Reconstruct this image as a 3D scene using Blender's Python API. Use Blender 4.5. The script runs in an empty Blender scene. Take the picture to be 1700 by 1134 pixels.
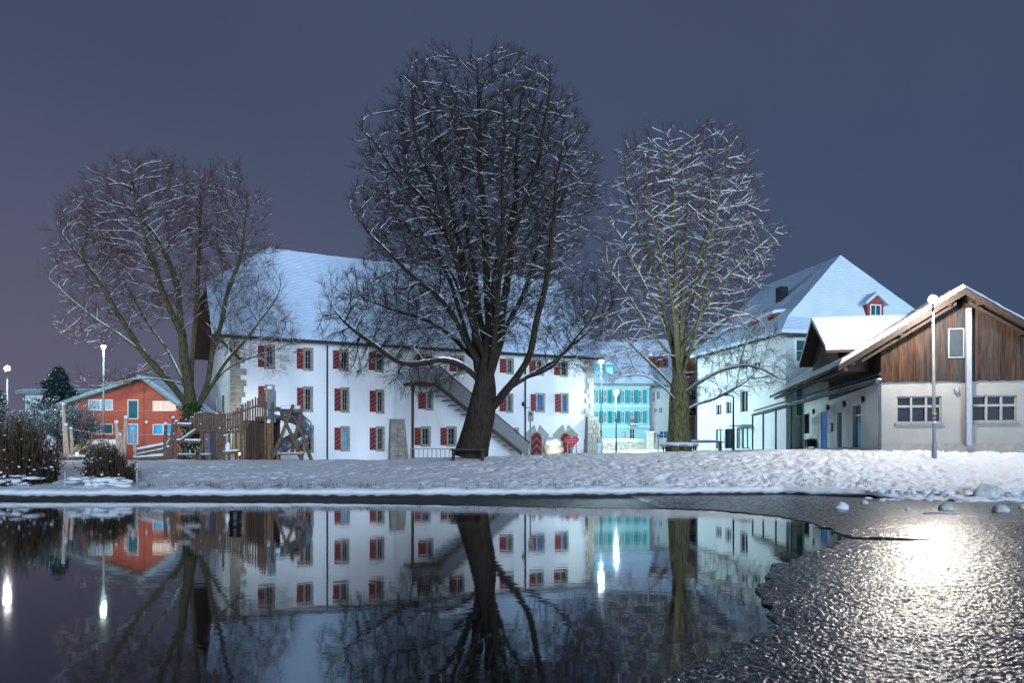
import bpy, bmesh, math, random
import numpy as np
from mathutils import Vector, Matrix, noise, kdtree
R = math.radians
sc = bpy.context.scene
COL = sc.collection

# ------------------------------------------------------------------ camera, world, light
F, CX, HY, CZ = 1300.0, 850.0, 748.0, 1.935     # focal length in photo pixels, principal column, horizon row, eye height over the water
cam_d = bpy.data.cameras.new('camera'); cam = bpy.data.objects.new('camera', cam_d); COL.objects.link(cam)
cam.location = (0, 0, CZ); cam.rotation_euler = (R(90), 0, 0)
cam_d.sensor_width = 36; cam_d.lens = 36 * F / 1700; cam_d.shift_y = (HY - 567) / 1700
cam_d.clip_start = 0.1; cam_d.clip_end = 2000
sc.camera = cam
sc.view_settings.view_transform = 'Standard'; sc.view_settings.look = 'None'
sc.view_settings.exposure = 0.0; sc.view_settings.gamma = 1.0; sc.view_settings.use_curve_mapping = False
sc.cycles.use_denoising = True
sc.cycles.sample_clamp_indirect = 4.0
sc.cycles.max_bounces = 6; sc.cycles.diffuse_bounces = 2; sc.cycles.glossy_bounces = 4
sc.cycles.caustics_reflective = False; sc.cycles.caustics_refractive = False

SKY_TOP, SKY_LEFT, SKY_RIGHT = (.052, .070, .128), (.128, .122, .186), (.054, .084, .160)
w = bpy.data.worlds.new('World'); sc.world = w; w.use_nodes = True
nt = w.node_tree; N = nt.nodes; Lk = nt.links; N.clear()
out = N.new('ShaderNodeOutputWorld'); bg = N.new('ShaderNodeBackground'); bg2 = N.new('ShaderNodeBackground'); add = N.new('ShaderNodeAddShader')
skt = N.new('ShaderNodeTexSky'); skt.sky_type = 'NISHITA'; skt.sun_disc = False; skt.sun_elevation = R(-6); skt.sun_rotation = R(200)
bg2.inputs['Strength'].default_value = 0.05; Lk.new(skt.outputs[0], bg2.inputs['Color'])
tc = N.new('ShaderNodeTexCoord'); sep = N.new('ShaderNodeSeparateXYZ'); Lk.new(tc.outputs['Generated'], sep.inputs[0])
mr = N.new('ShaderNodeMapRange'); mr.inputs[1].default_value = -.65; mr.inputs[2].default_value = .35; mr.interpolation_type = 'SMOOTHSTEP'
Lk.new(sep.outputs['X'], mr.inputs[0])
mx = N.new('ShaderNodeMixRGB'); mx.inputs[1].default_value = (*SKY_LEFT, 1); mx.inputs[2].default_value = (*SKY_RIGHT, 1); Lk.new(mr.outputs[0], mx.inputs[0])
mz = N.new('ShaderNodeMapRange'); mz.inputs[1].default_value = 0.0; mz.inputs[2].default_value = .5; mz.interpolation_type = 'SMOOTHSTEP'; Lk.new(sep.outputs['Z'], mz.inputs[0])
mx2 = N.new('ShaderNodeMixRGB'); mx2.inputs[2].default_value = (*SKY_TOP, 1); Lk.new(mx.outputs[0], mx2.inputs[1]); Lk.new(mz.outputs[0], mx2.inputs[0])
cn = N.new('ShaderNodeTexNoise'); cn.inputs['Scale'].default_value = 1.6; cn.inputs['Detail'].default_value = 3; Lk.new(tc.outputs['Generated'], cn.inputs['Vector'])
cm = N.new('ShaderNodeMapRange'); cm.inputs[1].default_value = .3; cm.inputs[2].default_value = .7; cm.inputs[3].default_value = .9; cm.inputs[4].default_value = 1.1; Lk.new(cn.outputs[0], cm.inputs[0])
mul = N.new('ShaderNodeVectorMath'); mul.operation = 'SCALE'; Lk.new(mx2.outputs[0], mul.inputs[0]); Lk.new(cm.outputs[0], mul.inputs['Scale'])
Lk.new(mul.outputs[0], bg.inputs['Color']); bg.inputs['Strength'].default_value = 1.0
Lk.new(bg.outputs[0], add.inputs[0]); Lk.new(bg2.outputs[0], add.inputs[1]); Lk.new(add.outputs[0], out.inputs[0])

# broad cool glow of the town behind the camera: one soft low 'sun'
sd = bpy.data.lights.new('town_glow', 'SUN'); sd.energy = 3.9; sd.angle = R(26); sd.color = (.60, .78, 1.0)
sun = bpy.data.objects.new('town_glow', sd); COL.objects.link(sun)
sun.rotation_euler = (R(90 - 5), 0, R(14))

# ------------------------------------------------------------------ materials
MATS = {}
def mat(name, col, rough=.8, var=.12, scale=6.0, bump=0.0, bscale=None, metal=0.0, emit=0.0, ecol=None, spec=.3, stretch=None, col2=None, thr=(.4, .6)):
    if name in MATS: return MATS[name]
    m = bpy.data.materials.new(name); m.use_nodes = True; t = m.node_tree; n = t.nodes; l = t.links
    b = n['Principled BSDF']; b.inputs['Roughness'].default_value = rough; b.inputs['Metallic'].default_value = metal
    b.inputs['Specular IOR Level'].default_value = spec
    co = n.new('ShaderNodeTexCoord'); mp = n.new('ShaderNodeMapping'); l.new(co.outputs['Object'], mp.inputs[0])
    if stretch: mp.inputs['Scale'].default_value = stretch
    no = n.new('ShaderNodeTexNoise'); no.inputs['Scale'].default_value = scale; no.inputs['Detail'].default_value = 5; l.new(mp.outputs[0], no.inputs['Vector'])
    rp = n.new('ShaderNodeValToRGB'); l.new(no.outputs[0], rp.inputs[0])
    c2 = col2 or tuple(min(1, c * (1 + var)) for c in col); c1 = col if col2 else tuple(c * (1 - var) for c in col)
    rp.color_ramp.elements[0].position = thr[0] if col2 else .3; rp.color_ramp.elements[1].position = thr[1] if col2 else .7
    rp.color_ramp.elements[0].color = (*c1, 1); rp.color_ramp.elements[1].color = (*c2, 1)
    l.new(rp.outputs[0], b.inputs['Base Color'])
    if bump:
        nb = n.new('ShaderNodeTexNoise'); nb.inputs['Scale'].default_value = bscale or scale * 4; nb.inputs['Detail'].default_value = 4; l.new(mp.outputs[0], nb.inputs['Vector'])
        bp = n.new('ShaderNodeBump'); bp.inputs['Strength'].default_value = 1.0; bp.inputs['Distance'].default_value = bump; l.new(nb.outputs[0], bp.inputs['Height']); l.new(bp.outputs[0], b.inputs['Normal'])
    if emit:
        b.inputs['Emission Color'].default_value = (*(ecol or col), 1); b.inputs['Emission Strength'].default_value = emit
    MATS[name] = m
    return m

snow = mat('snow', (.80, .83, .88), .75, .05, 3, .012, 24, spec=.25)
snow_roof = mat('snow_roof', (.58, .73, .92), .8, .06, 1.1, .03, 3, spec=.2)  # blue cast of the light on the roofs is put into the snow colour
plaster_white = mat('plaster_white', (.62, .65, .70), .9, .10, .30, .014, 9, stretch=(1, 1, .45), col2=(.80, .82, .85), thr=(.30, .56))
def courses(m, dist=.035, scale=2.2):
    t = m.node_tree; n = t.nodes; l = t.links; b = n['Principled BSDF']; co = n.new('ShaderNodeTexCoord')
    wv = n.new('ShaderNodeTexWave'); wv.wave_type = 'BANDS'; wv.bands_direction = 'Z'; wv.inputs['Scale'].default_value = scale; wv.inputs['Distortion'].default_value = 3.5; wv.inputs['Detail'].default_value = 3; wv.inputs['Detail Scale'].default_value = .7
    l.new(co.outputs['Object'], wv.inputs['Vector']); bp = n.new('ShaderNodeBump'); bp.inputs['Distance'].default_value = dist; l.new(wv.outputs[0], bp.inputs['Height'])
    old = b.inputs['Normal'].links[0].from_socket if b.inputs['Normal'].links else None
    if old: l.new(old, bp.inputs['Normal'])
    l.new(bp.outputs[0], b.inputs['Normal'])
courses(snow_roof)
plaster_green = mat('plaster_green', (.55, .68, .62), .9, .06, .6, .006, 20)
sandstone = mat('sandstone', (.30, .26, .21), .9, .25, 3, .02, 12)
stone_grey = mat('stone_grey', (.27, .27, .24), .9, .15, 4, .01, 14)
masonry = mat('masonry', (.33, .30, .27), .95, .3, 2.5, .03, 9)
mortar = mat('mortar', (.24, .22, .20), .95, .15, 5, .01)
glass_dark = mat('glass_dark', (.010, .016, .026), .30, .5, 1.3, spec=.05)
frame_grey = mat('frame_grey', (.20, .21, .22), .6, .1, 3)
glass_blue = mat('glass_blue', (.03, .10, .25), .12, .3, 1, spec=.6, emit=.15, ecol=(.05, .25, .7))
glass_cyan = mat('glass_cyan', (.05, .3, .5), .1, .3, 1, spec=.6, emit=.16, ecol=(.12, .5, 1.))
shutter_red = mat('shutter_red', (.30, .028, .034), .6, .15, 3)
shutter_black = mat('shutter_black', (.02, .018, .02), .6, .15, 3)
white_paint = mat('white_paint', (.78, .79, .78), .5, .04, 3)
wood_dark = mat('wood_dark', (.045, .030, .022), .8, .4, 5, .01, 20, stretch=(4, 4, .6))
wood_brown = mat('wood_brown', (.065, .038, .022), .8, .4, 5, .012, 16, stretch=(5, 5, .7))
wood_warm = mat('wood_warm', (.13, .075, .035), .8, .45, 4, .012, 16, stretch=(5, 5, .5), col2=(.33, .19, .09))
wood_grey = mat('wood_grey', (.20, .21, .23), .85, .25, 5, .008, 16, stretch=(5, 5, .6))
log_wood = mat('log_wood', (.15, .10, .068), .85, .35, 6, .015, 14)
metal_dark = mat('metal_dark', (.03, .035, .045), .45, .2, 4, metal=.4)
metal_grey = mat('metal_grey', (.22, .235, .27), .5, .1, 4, metal=.3)
steel_tube = mat('steel_tube', (.30, .33, .38), .35, .2, 2, metal=.8)
brick_red = mat('brick_red', (.26, .06, .045), .9, .3, 6, .01)
ivy = mat('ivy_leaf', (.035, .07, .02), .6, .4, 8)
bark_dark = None

def bark(name, c1, c2, snow_amt=.35, green_tone=None):
    m = bpy.data.materials.new(name); m.use_nodes = True; t = m.node_tree; n = t.nodes; l = t.links
    b = n['Principled BSDF']; b.inputs['Roughness'].default_value = .9; b.inputs['Specular IOR Level'].default_value = .15
    co = n.new('ShaderNodeTexCoord'); mp = n.new('ShaderNodeMapping'); l.new(co.outputs['Object'], mp.inputs[0]); mp.inputs['Scale'].default_value = (3, 3, .6)
    no = n.new('ShaderNodeTexNoise'); no.inputs['Scale'].default_value = 4; no.inputs['Detail'].default_value = 6; l.new(mp.outputs[0], no.inputs['Vector'])
    rp = n.new('ShaderNodeValToRGB'); l.new(no.outputs[0], rp.inputs[0]); rp.color_ramp.elements[0].position = .35; rp.color_ramp.elements[1].position = .68
    rp.color_ramp.elements[0].color = (*c1, 1); rp.color_ramp.elements[1].color = (*c2, 1)
    if green_tone:
        e = rp.color_ramp.elements.new(.8); e.color = (*green_tone, 1)  # greener tone at the upper end of the bark noise
    g = n.new('ShaderNodeNewGeometry'); sp = n.new('ShaderNodeSeparateXYZ'); l.new(g.outputs['Normal'], sp.inputs[0])
    n2 = n.new('ShaderNodeTexNoise'); n2.inputs['Scale'].default_value = 3.5; n2.inputs['Detail'].default_value = 4; l.new(co.outputs['Object'], n2.inputs['Vector'])
    ad = n.new('ShaderNodeMath'); ad.operation = 'MULTIPLY_ADD'; l.new(n2.outputs[0], ad.inputs[0]); ad.inputs[1].default_value = .9; l.new(sp.outputs['Z'], ad.inputs[2])
    mr = n.new('ShaderNodeMapRange'); l.new(ad.outputs[0], mr.inputs[0]); mr.inputs[1].default_value = 1.25 - snow_amt; mr.inputs[2].default_value = 1.38 - snow_amt
    mix = n.new('ShaderNodeMixRGB'); l.new(mr.outputs[0], mix.inputs[0]); l.new(rp.outputs[0], mix.inputs[1]); mix.inputs[2].default_value = (.78, .81, .86, 1)
    l.new(mix.outputs[0], b.inputs['Base Color'])
    wv = n.new('ShaderNodeTexNoise'); wv.inputs['Scale'].default_value = 9; wv.inputs['Detail'].default_value = 5; l.new(mp.outputs[0], wv.inputs['Vector'])
    bp = n.new('ShaderNodeBump'); bp.inputs['Distance'].default_value = .06; l.new(wv.outputs[0], bp.inputs['Height']); l.new(bp.outputs[0], b.inputs['Normal'])
    return m

# ------------------------------------------------------------------ helpers
def P(px, py, D):
    return Vector(((px - CX) * D / F, D, CZ - (py - HY) * D / F))
def X(px, D): return (px - CX) * D / F
def Z(py, D): return CZ - (py - HY) * D / F

class MB:
    def __init__(s): s.v = []; s.f = []
    def face(s, pts):
        k = len(s.v); s.v += [tuple(p) for p in pts]; s.f.append(tuple(range(k, k + len(pts)))); return s
    def prism(s, pts, off):
        off = Vector(off); a = [Vector(p) for p in pts]; b = [p + off for p in a]; n = len(a); k = len(s.v)
        s.v += [tuple(p) for p in a + b]
        s.f.append(tuple(range(k, k + n))); s.f.append(tuple(range(k + 2 * n - 1, k + n - 1, -1)))
        for i in range(n):
            j = (i + 1) % n; s.f.append((k + j, k + i, k + n + i, k + n + j))
        return s
    def box(s, x0, x1, y0, y1, z0, z1):
        return s.prism([(x0, y0, z0), (x1, y0, z0), (x1, y0, z1), (x0, y0, z1)], (0, y1 - y0, 0))
    def tube(s, pts, rad, n=8, cap=True, jitter=0):
        pts = [Vector(p) for p in pts]
        if not hasattr(rad, '__len__'): rad = [rad] * len(pts)
        k = len(s.v); up = None
        for i, p in enumerate(pts):
            d = (pts[min(i + 1, len(pts) - 1)] - pts[max(i - 1, 0)]).normalized()
            if up is None:
                up = Vector((0, 0, 1)) if abs(d.z) < .9 else Vector((1, 0, 0))
            a = d.cross(up).normalized(); b = a.cross(d).normalized(); up = b
            for j in range(n):
                t = 2 * math.pi * j / n; r = rad[i] * (1 + (random.uniform(-jitter, jitter) if jitter else 0))
                s.v.append(tuple(p + a * math.cos(t) * r + b * math.sin(t) * r))
        for i in range(len(pts) - 1):
            for j in range(n):
                a0 = k + i * n + j; a1 = k + i * n + (j + 1) % n
                s.f.append((a0, a0 + n, a1 + n, a1))
        if cap:
            s.f.append(tuple(k + j for j in range(n))); s.f.append(tuple(k + (len(pts) - 1) * n + j for j in range(n - 1, -1, -1)))
        return s
    def blob(s, c, rx, ry, rz, seg=10, rings=6, amp=.12, seed=0, flat=None):
        k = len(s.v); c = Vector(c)
        for i in range(rings + 1):
            ph = math.pi * i / rings
            for j in range(seg):
                th = 2 * math.pi * j / seg
                d = Vector((math.sin(ph) * math.cos(th), math.sin(ph) * math.sin(th), math.cos(ph)))
                q = 1 + amp * noise.noise(d * 1.7 + Vector((seed * 7.3, seed * 3.1, seed)))*2
                p = Vector((d.x * rx * q, d.y * ry * q, d.z * rz * q))
                if flat is not None and p.z < flat: p.z = flat
                s.v.append(tuple(c + p))
        for i in range(rings):
            for j in range(seg):
                a = k + i * seg + j; b = k + i * seg + (j + 1) % seg
                s.f.append((a, a + seg, b + seg, b))
        return s
    def build(s, name, m, parent=None, smooth=False, **kw):
        me = bpy.data.meshes.new(name); me.from_pydata(s.v, [], s.f); me.update()
        if not getattr(s, 'raw', False):
            bm = bmesh.new(); bm.from_mesh(me); bmesh.ops.recalc_face_normals(bm, faces=bm.faces); bm.to_mesh(me); bm.free()
        me.materials.append(m)
        if smooth: me.polygons.foreach_set('use_smooth', [True] * len(me.polygons))
        o = bpy.data.objects.new(name, me); COL.objects.link(o)
        if parent: o.parent = parent
        for k_, v_ in kw.items(): o[k_] = v_
        return o

def thing(name, label, cat, loc=(0, 0, 0), rz=0, group=None):
    o = bpy.data.objects.new(name, None); COL.objects.link(o); o.location = loc; o.rotation_euler = (0, 0, rz)
    o.empty_display_size = .3; o['label'] = label; o['category'] = cat
    if group: o['group'] = group
    return o
def tag(o, label, cat, group=None):
    o['label'] = label; o['category'] = cat
    if group: o['group'] = group
    return o
def copy_tree(o, parent=None):
    c = o.copy(); COL.objects.link(c)
    if parent: c.parent = parent
    for ch in o.children: copy_tree(ch, c)
    return c

def bx(name, m, parent, x0, x1, y0, y1, z0, z1, **kw):
    return MB().box(x0, x1, y0, y1, z0, z1).build(name, m, parent, **kw)

class Frame:
    """local frame of a building: x along its front, y away from the viewer, z up from its base"""
    def __init__(s, px, D, ang, z0):
        s.o = Vector((X(px, D), D)); s.a = R(ang); s.z0 = z0
        s.ex = Vector((math.cos(s.a), math.sin(s.a))); s.ey = Vector((-math.sin(s.a), math.cos(s.a)))
    def u(s, px, dy=0):
        c = s.o + s.ey * dy; k = px - CX
        return (k * c.y - F * c.x) / (F * s.ex.x - k * s.ex.y)
    def v(s, px, u=0):
        c = s.o + s.ex * u; k = px - CX
        return (k * c.y - F * c.x) / (F * s.ey.x - k * s.ey.y)
    def z(s, py, u, dy=0):
        Y = (s.o + s.ex * u + s.ey * dy).y
        return Z(py, Y) - s.z0
    def root(s, name, label, cat):
        return thing(name, label, cat, (s.o.x, s.o.y, s.z0), s.a)

def pierced(mb, o, ex, L, H, holes, inward, t=.25):
    """wall panel from o along ex (length L), height H, with rectangular openings (a0,a1,z0,z1) and their reveals"""
    o = Vector(o); ex = Vector(ex); ez = Vector((0, 0, 1)); inn = Vector(inward)
    xs = sorted({0, L, *[min(max(h[i], 0), L) for h in holes for i in (0, 1)]}); zs = sorted({0, H, *[min(max(h[i], 0), H) for h in holes for i in (2, 3)]})
    for i in range(len(xs) - 1):
        for j in range(len(zs) - 1):
            cx, cz = (xs[i] + xs[i + 1]) / 2, (zs[j] + zs[j + 1]) / 2
            if any(h[0] < cx < h[1] and h[2] < cz < h[3] for h in holes): continue
            mb.face([o + ex * a + ez * b for a, b in ((xs[i], zs[j]), (xs[i + 1], zs[j]), (xs[i + 1], zs[j + 1]), (xs[i], zs[j + 1]))])
    for a0, a1, b0, b1 in holes:
        c = [o + ex * a + ez * b for a, b in ((a0, b0), (a1, b0), (a1, b1), (a0, b1))]
        for i in range(4):
            mb.face([c[i], c[(i + 1) % 4], c[(i + 1) % 4] + inn * t, c[i] + inn * t])
    return mb

def ring(mb, a0, a1, z0, z1, wd, y0, y1, sw=0):
    """rectangular surround in the front plane"""
    mb.box(a0 - wd, a0, y0, y1, z0 - wd - sw, z1 + wd); mb.box(a1, a1 + wd, y0, y1, z0 - wd - sw, z1 + wd)
    mb.box(a0, a1, y0, y1, z1, z1 + wd); mb.box(a0, a1, y0, y1, z0 - wd - sw, z0)
    return mb

def place_plane(o, pos, ang):
    o.location = pos; o.rotation_euler = (0, 0, ang)
    return o

def window(root, a0, a1, z0, z1, glass, sur=None, sw=.16, bars=(2, 3), bar_m=None, depth=.16, rev=None):
    """window in the front wall (y=0) of root; sur = surround material"""
    fm = bar_m or white_paint
    if sur:
        mb = ring(MB(), a0, a1, z0, z1, sw, -.05, .02)
        wd = mb.build('window', sur, root)
    else:
        mb = ring(MB(), a0 + .05, a1 - .05, z0 + .05, z1 - .05, .05, depth - .08, depth - .02)
        wd = mb.build('window', fm, root)
    MB().box(a0, a1, depth, depth + .02, z0, z1).build('pane', glass, wd)
    mb = MB(); t = .025
    if sur: ring(mb, a0 + .045, a1 - .045, z0 + .045, z1 - .045, .045, depth - .06, depth - .004)
    for i in range(1, bars[0]):
        x = a0 + (a1 - a0) * i / bars[0]; mb.box(x - t, x + t, depth - .05, depth - .006, z0 + .05, z1 - .05)
    for i in range(1, bars[1]):
        z = z0 + (z1 - z0) * i / bars[1]; mb.box(a0 + .05, a1 - .05, depth - .04, depth - .008, z - t * .7, z + t * .7)
    if mb.v: mb.build('frame', fm, wd)
    return wd

def shutter(root, a0, a1, z0, z1, y=-.05):
    s = bx('shutter', shutter_red, root, a0, a1, y - .04, y, z0, z1)
    mb = MB(); n = 5; h = (z1 - z0); wd = a1 - a0; st = h / n
    for i in range(-1, n):       # flame-like diagonal stripes
        pts = []
        q = [(a0 + .02, z0 + st * i), (a1 - .02, z0 + st * (i + .9)), (a1 - .02, z0 + st * (i + 1.35)), (a0 + .02, z0 + st * (i + .45))]
        q = [(x, min(max(z, z0 + .02), z1 - .02)) for x, z in q]
        if q[2][1] - q[0][1] > .02:
            mb.prism([(x, y - .052, z) for x, z in q], (0, .01, 0))
    mb.build('stripe', shutter_black, s)
    return s
# ------------------------------------------------------------------ ground, pond, ice
COLS = [0, 300, 640, 820, 985, 1120, 1300, 1463, 1700]
ROWD = [36, 40, 44, 50, 58, 70, 90, 140, 600]
HT = [[.72, .72, .72, .78, .84, .88, 1.02, 1.28, 1.34],
      [1.12, 1.12, 1.12, 1.22, 1.30, 1.36, 1.52, 1.86, 1.86],
      [1.36, 1.38, 1.38, 1.60, 1.74, 1.82, 1.93, 2.08, 2.06],
      [1.30, 1.30, 1.30, 1.52, 1.70, 1.82, 1.95, 2.08, 2.06],
      [1.22, 1.22, 1.22, 1.45, 1.60, 1.82, 1.98, 2.08, 2.06],
      [1.20, 1.20, 1.25, 1.45, 1.60, 1.92, 2.05, 2.1, 2.1],
      [1.30, 1.30, 1.5, 1.9, 2.2, 2.3, 2.3, 2.3, 2.3],
      [1.6, 1.6, 1.8, 2.1, 2.6, 2.6, 2.6, 2.6, 2.6], [3, 3, 3, 3, 3, 3, 3, 3, 3]]
def shore(px):
    return float(np.interp(px, [0, 800, 1300, 1450, 1560, 1700], [31.4, 32.0, 33.8, 31.6, 30.4, 30.0]))
def ground(x, D):
    px = CX + F * x / max(D, 5); px = min(max(px, 0), 1700)
    Ds = shore(px)
    fx = np.interp(px, COLS, range(len(COLS))); i = min(int(fx), len(COLS) - 2); a = fx - i
    rows = [Ds + .35] + ROWD
    hs = [.40] + [r[i] * (1 - a) + r[i + 1] * a for r in HT]
    return float(np.interp(D, rows, hs))
def gz(px, D): return ground(X(px, D), D)

def grid_mesh(name, V, nr, nc, m, **kw):
    me = bpy.data.meshes.new(name)
    idx = np.arange(nr * nc).reshape(nr, nc)
    q = np.stack([idx[:-1, :-1], idx[:-1, 1:], idx[1:, 1:], idx[1:, :-1]], -1).reshape(-1, 4)
    me.vertices.add(len(V)); me.vertices.foreach_set('co', np.asarray(V, dtype=np.float32).ravel())
    me.loops.add(q.size); me.loops.foreach_set('vertex_index', q.ravel().astype(np.int32))
    me.polygons.add(len(q)); me.polygons.foreach_set('loop_start', np.arange(0, q.size, 4, dtype=np.int32)); me.polygons.foreach_set('loop_total', np.full(len(q), 4, dtype=np.int32))
    me.update(calc_edges=True); me.materials.append(m); me.polygons.foreach_set('use_smooth', [True] * len(q))
    o = bpy.data.objects.new(name, me); COL.objects.link(o)
    for k, v in kw.items(): o[k] = v
    return o

random.seed(5)
nz = noise.noise
cols = list(np.linspace(-2600, -160, 24)) + list(np.arange(-150, 1851, 2.6)) + list(np.linspace(1860, 4600, 24))
# footprints trodden into the snow: walking tracks of alternating steps
fps = []
for k_ in range(26):
    px_ = random.uniform(420, 1750); D_ = random.uniform(33, 41); a_ = random.uniform(-.5, .5) + (math.pi if random.random() < .5 else 0); p_ = Vector((X(px_, D_), D_, 0))
    for s_ in range(random.randint(10, 34)):
        a_ += random.gauss(0, .10); p_ += Vector((math.cos(a_), math.sin(a_) * .5, 0)) * .68; q_ = p_ + Vector((-math.sin(a_), math.cos(a_), 0)) * (.13 if s_ % 2 else -.13); fps.append((q_.copy(), a_))
fkd = kdtree.KDTree(len(fps))
for i_, (q_, a_) in enumerate(fps): fkd.insert(q_, i_)
fkd.balance()
def foot(v):
    co_, i_, d_ = fkd.find(v)
    if d_ > .34: return 0
    a_ = fps[i_][1]; d = v - co_; u_ = (d.x * math.cos(a_) + d.y * math.sin(a_)) / .21; w_ = (-d.x * math.sin(a_) + d.y * math.cos(a_)) / .12; r_ = math.hypot(u_, w_)
    return -.10 if r_ < .8 else (-.10 * (1.2 - r_) / .4 if r_ < 1.2 else (.025 if r_ < 1.6 else 0))
prof = [(.06, .10), (-.10, .17), (-.13, .25), (-.04, .34), (.10, .385), (.35, .40)]
NR = 150
V = []
for r in range(len(prof) + NR):
    for px in cols:
        Ds = shore(px)
        if r < len(prof):
            D = Ds + prof[r][0]; z = prof[r][1]
        else:
            t = (r - len(prof) + 1) / NR
            D = Ds + .35 + (48 - Ds - .35) * t ** 1.25; z = None
        x = X(px, D)
        if z is None: z = ground(x, D)
        v = Vector((x, D, 0))
        rough = .6 + .9 * min(max((px - 700) / 700, 0), 1)
        und = .07 * nz(v * .45)
        lump = nz(v * 1.7) * .05 + (abs(nz(v * 3.1 + Vector((7, 3, 1)))) - .2) * -.10 + nz(v * 7.0) * .026 + nz(v * 4.2 + Vector((3, 9, 0))) * .03
        pit = max(0, nz(v * 1.25 + Vector((31, 7, 2))) - .18) * -.22
        edge = min(1, max(.15, (r - 2) / 6))
        z += (und + (lump + pit) * rough) * edge
        if r > len(prof) + 4: z += foot(v)
        if r < len(prof) + 3:
            q = nz(Vector((x * 1.6, 4.4, 0))); q2 = nz(Vector((x * 5, 9.4, 0)))
            D += .10 * q + .04 * q2; x = X(px, D)
            if 1 < r: z += .06 * q + .03 * q2
            if r == 0: z = .10 + .05 * nz(Vector((x * 3, 1.4, 0)))
            if px > 1440:
                k = min(1, (px - 1440) / 80)
                z = z * (1 - k) + k * (z * .55 - .05 + .12 * nz(v * 2.2)); D -= k * (.9 + .9 * nz(Vector((x * .7, 2, 0)))) * (1 - r / (len(prof) + 3))
                x = X(px, D)
        V.append((x, D, z))
snow_bank = grid_mesh('snow_covered_lawn', V, len(prof) + NR, len(cols), snow, kind='structure')
V = []; rows = [47.5, 50, 54, 58, 64, 70, 80, 90, 110, 140, 200, 350, 600, 1200]; cc = list(np.arange(-3000, 4800, 60))
for D in rows:
    for px in cc:
        x = X(px, D); v = Vector((x, D, 0)); V.append((x, D, ground(x, D) - (.02 if D > 48 else .06) + .05 * nz(v * .3)))
grid_mesh('snowy_ground', V, len(rows), len(cc), snow, kind='structure')

# dark timber edging under the snow lip
mb = MB(); pts = [(X(px, shore(px) + .12), shore(px) + .12) for px in range(-300, 1480, 20)]
for (a, b), (c, d) in zip(pts, pts[1:]):
    mb.prism([(a, b, -.4), (c, d, -.4), (c, d, .15), (a, b, .15)], (0, .12, 0))
mb.build('pond_edging', wood_dark, kind='structure')

# water
m = bpy.data.materials.new('pond_water'); m.use_nodes = True; t = m.node_tree; n = t.nodes; l = t.links; b = n['Principled BSDF']
b.inputs['Base Color'].default_value = (.004, .006, .009, 1); b.inputs['Roughness'].default_value = .034; b.inputs['IOR'].default_value = 1.62; b.inputs['Specular IOR Level'].default_value = .72
co = n.new('ShaderNodeTexCoord'); mp = n.new('ShaderNodeMapping'); l.new(co.outputs['Object'], mp.inputs[0]); mp.inputs['Scale'].default_value = (.8, 1.6, 1)
no = n.new('ShaderNodeTexNoise'); no.inputs['Scale'].default_value = 2.2; no.inputs['Detail'].default_value = 3; l.new(mp.outputs[0], no.inputs['Vector'])
bp = n.new('ShaderNodeBump'); bp.inputs['Distance'].default_value = .0011; l.new(no.outputs[0], bp.inputs['Height']); l.new(bp.outputs[0], b.inputs['Normal'])
MB().box(-150, 150, -30, 34.2, -.6, 0).build('pond_water', m, kind='structure')

# thin rough ice
m = bpy.data.materials.new('pond_ice'); m.use_nodes = True; t = m.node_tree; n = t.nodes; l = t.links; b = n['Principled BSDF']
b.inputs['Roughness'].default_value = .55; b.inputs['IOR'].default_value = 1.31; b.inputs['Specular IOR Level'].default_value = .10
co = n.new('ShaderNodeTexCoord')
no = n.new('ShaderNodeTexNoise'); mp = n.new('ShaderNodeMapping'); mp.inputs['Scale'].default_value = (1, .5, 1); l.new(co.outputs['Object'], mp.inputs[0])
no.inputs['Scale'].default_value = 24; no.inputs['Detail'].default_value = 3; no.inputs['Roughness'].default_value = .6; l.new(mp.outputs[0], no.inputs['Vector'])
vo = n.new('ShaderNodeTexVoronoi'); vo.inputs['Scale'].default_value = 34; vo.feature = 'SMOOTH_F1'; l.new(mp.outputs[0], vo.inputs['Vector'])
ad = n.new('ShaderNodeMath'); ad.operation = 'MULTIPLY_ADD'; l.new(vo.outputs['Distance'], ad.inputs[0]); ad.inputs[1].default_value = -.7; l.new(no.outputs[0], ad.inputs[2])
bp = n.new('ShaderNodeBump'); bp.inputs['Distance'].default_value = .024; l.new(ad.outputs[0], bp.inputs['Height']); l.new(bp.outputs[0], b.inputs['Normal'])
n3 = n.new('ShaderNodeTexNoise'); n3.inputs['Scale'].default_value = .5; n3.inputs['Detail'].default_value = 5; l.new(co.outputs['Object'], n3.inputs['Vector'])
rp = n.new('ShaderNodeValToRGB'); rp.color_ramp.elements[0].position = .3; rp.color_ramp.elements[1].position = .75
rp.color_ramp.elements[0].color = (.020, .024, .030, 1); rp.color_ramp.elements[1].color = (.06, .068, .078, 1); l.new(n3.outputs[0], rp.inputs[0])
rp2 = n.new('ShaderNodeValToRGB'); rp2.color_ramp.elements[0].position = .52; rp2.color_ramp.elements[1].position = .72
rp2.color_ramp.elements[0].color = (0, 0, 0, 1); rp2.color_ramp.elements[1].color = (1, 1, 1, 1); l.new(no.outputs[0], rp2.inputs[0])
mi = n.new('ShaderNodeMixRGB'); l.new(rp2.outputs[0], mi.inputs[0]); l.new(rp.outputs[0], mi.inputs[1]); mi.inputs[2].default_value = (.17, .18, .20, 1)
l.new(mi.outputs[0], b.inputs['Base Color'])
ice_mat = m
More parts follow.
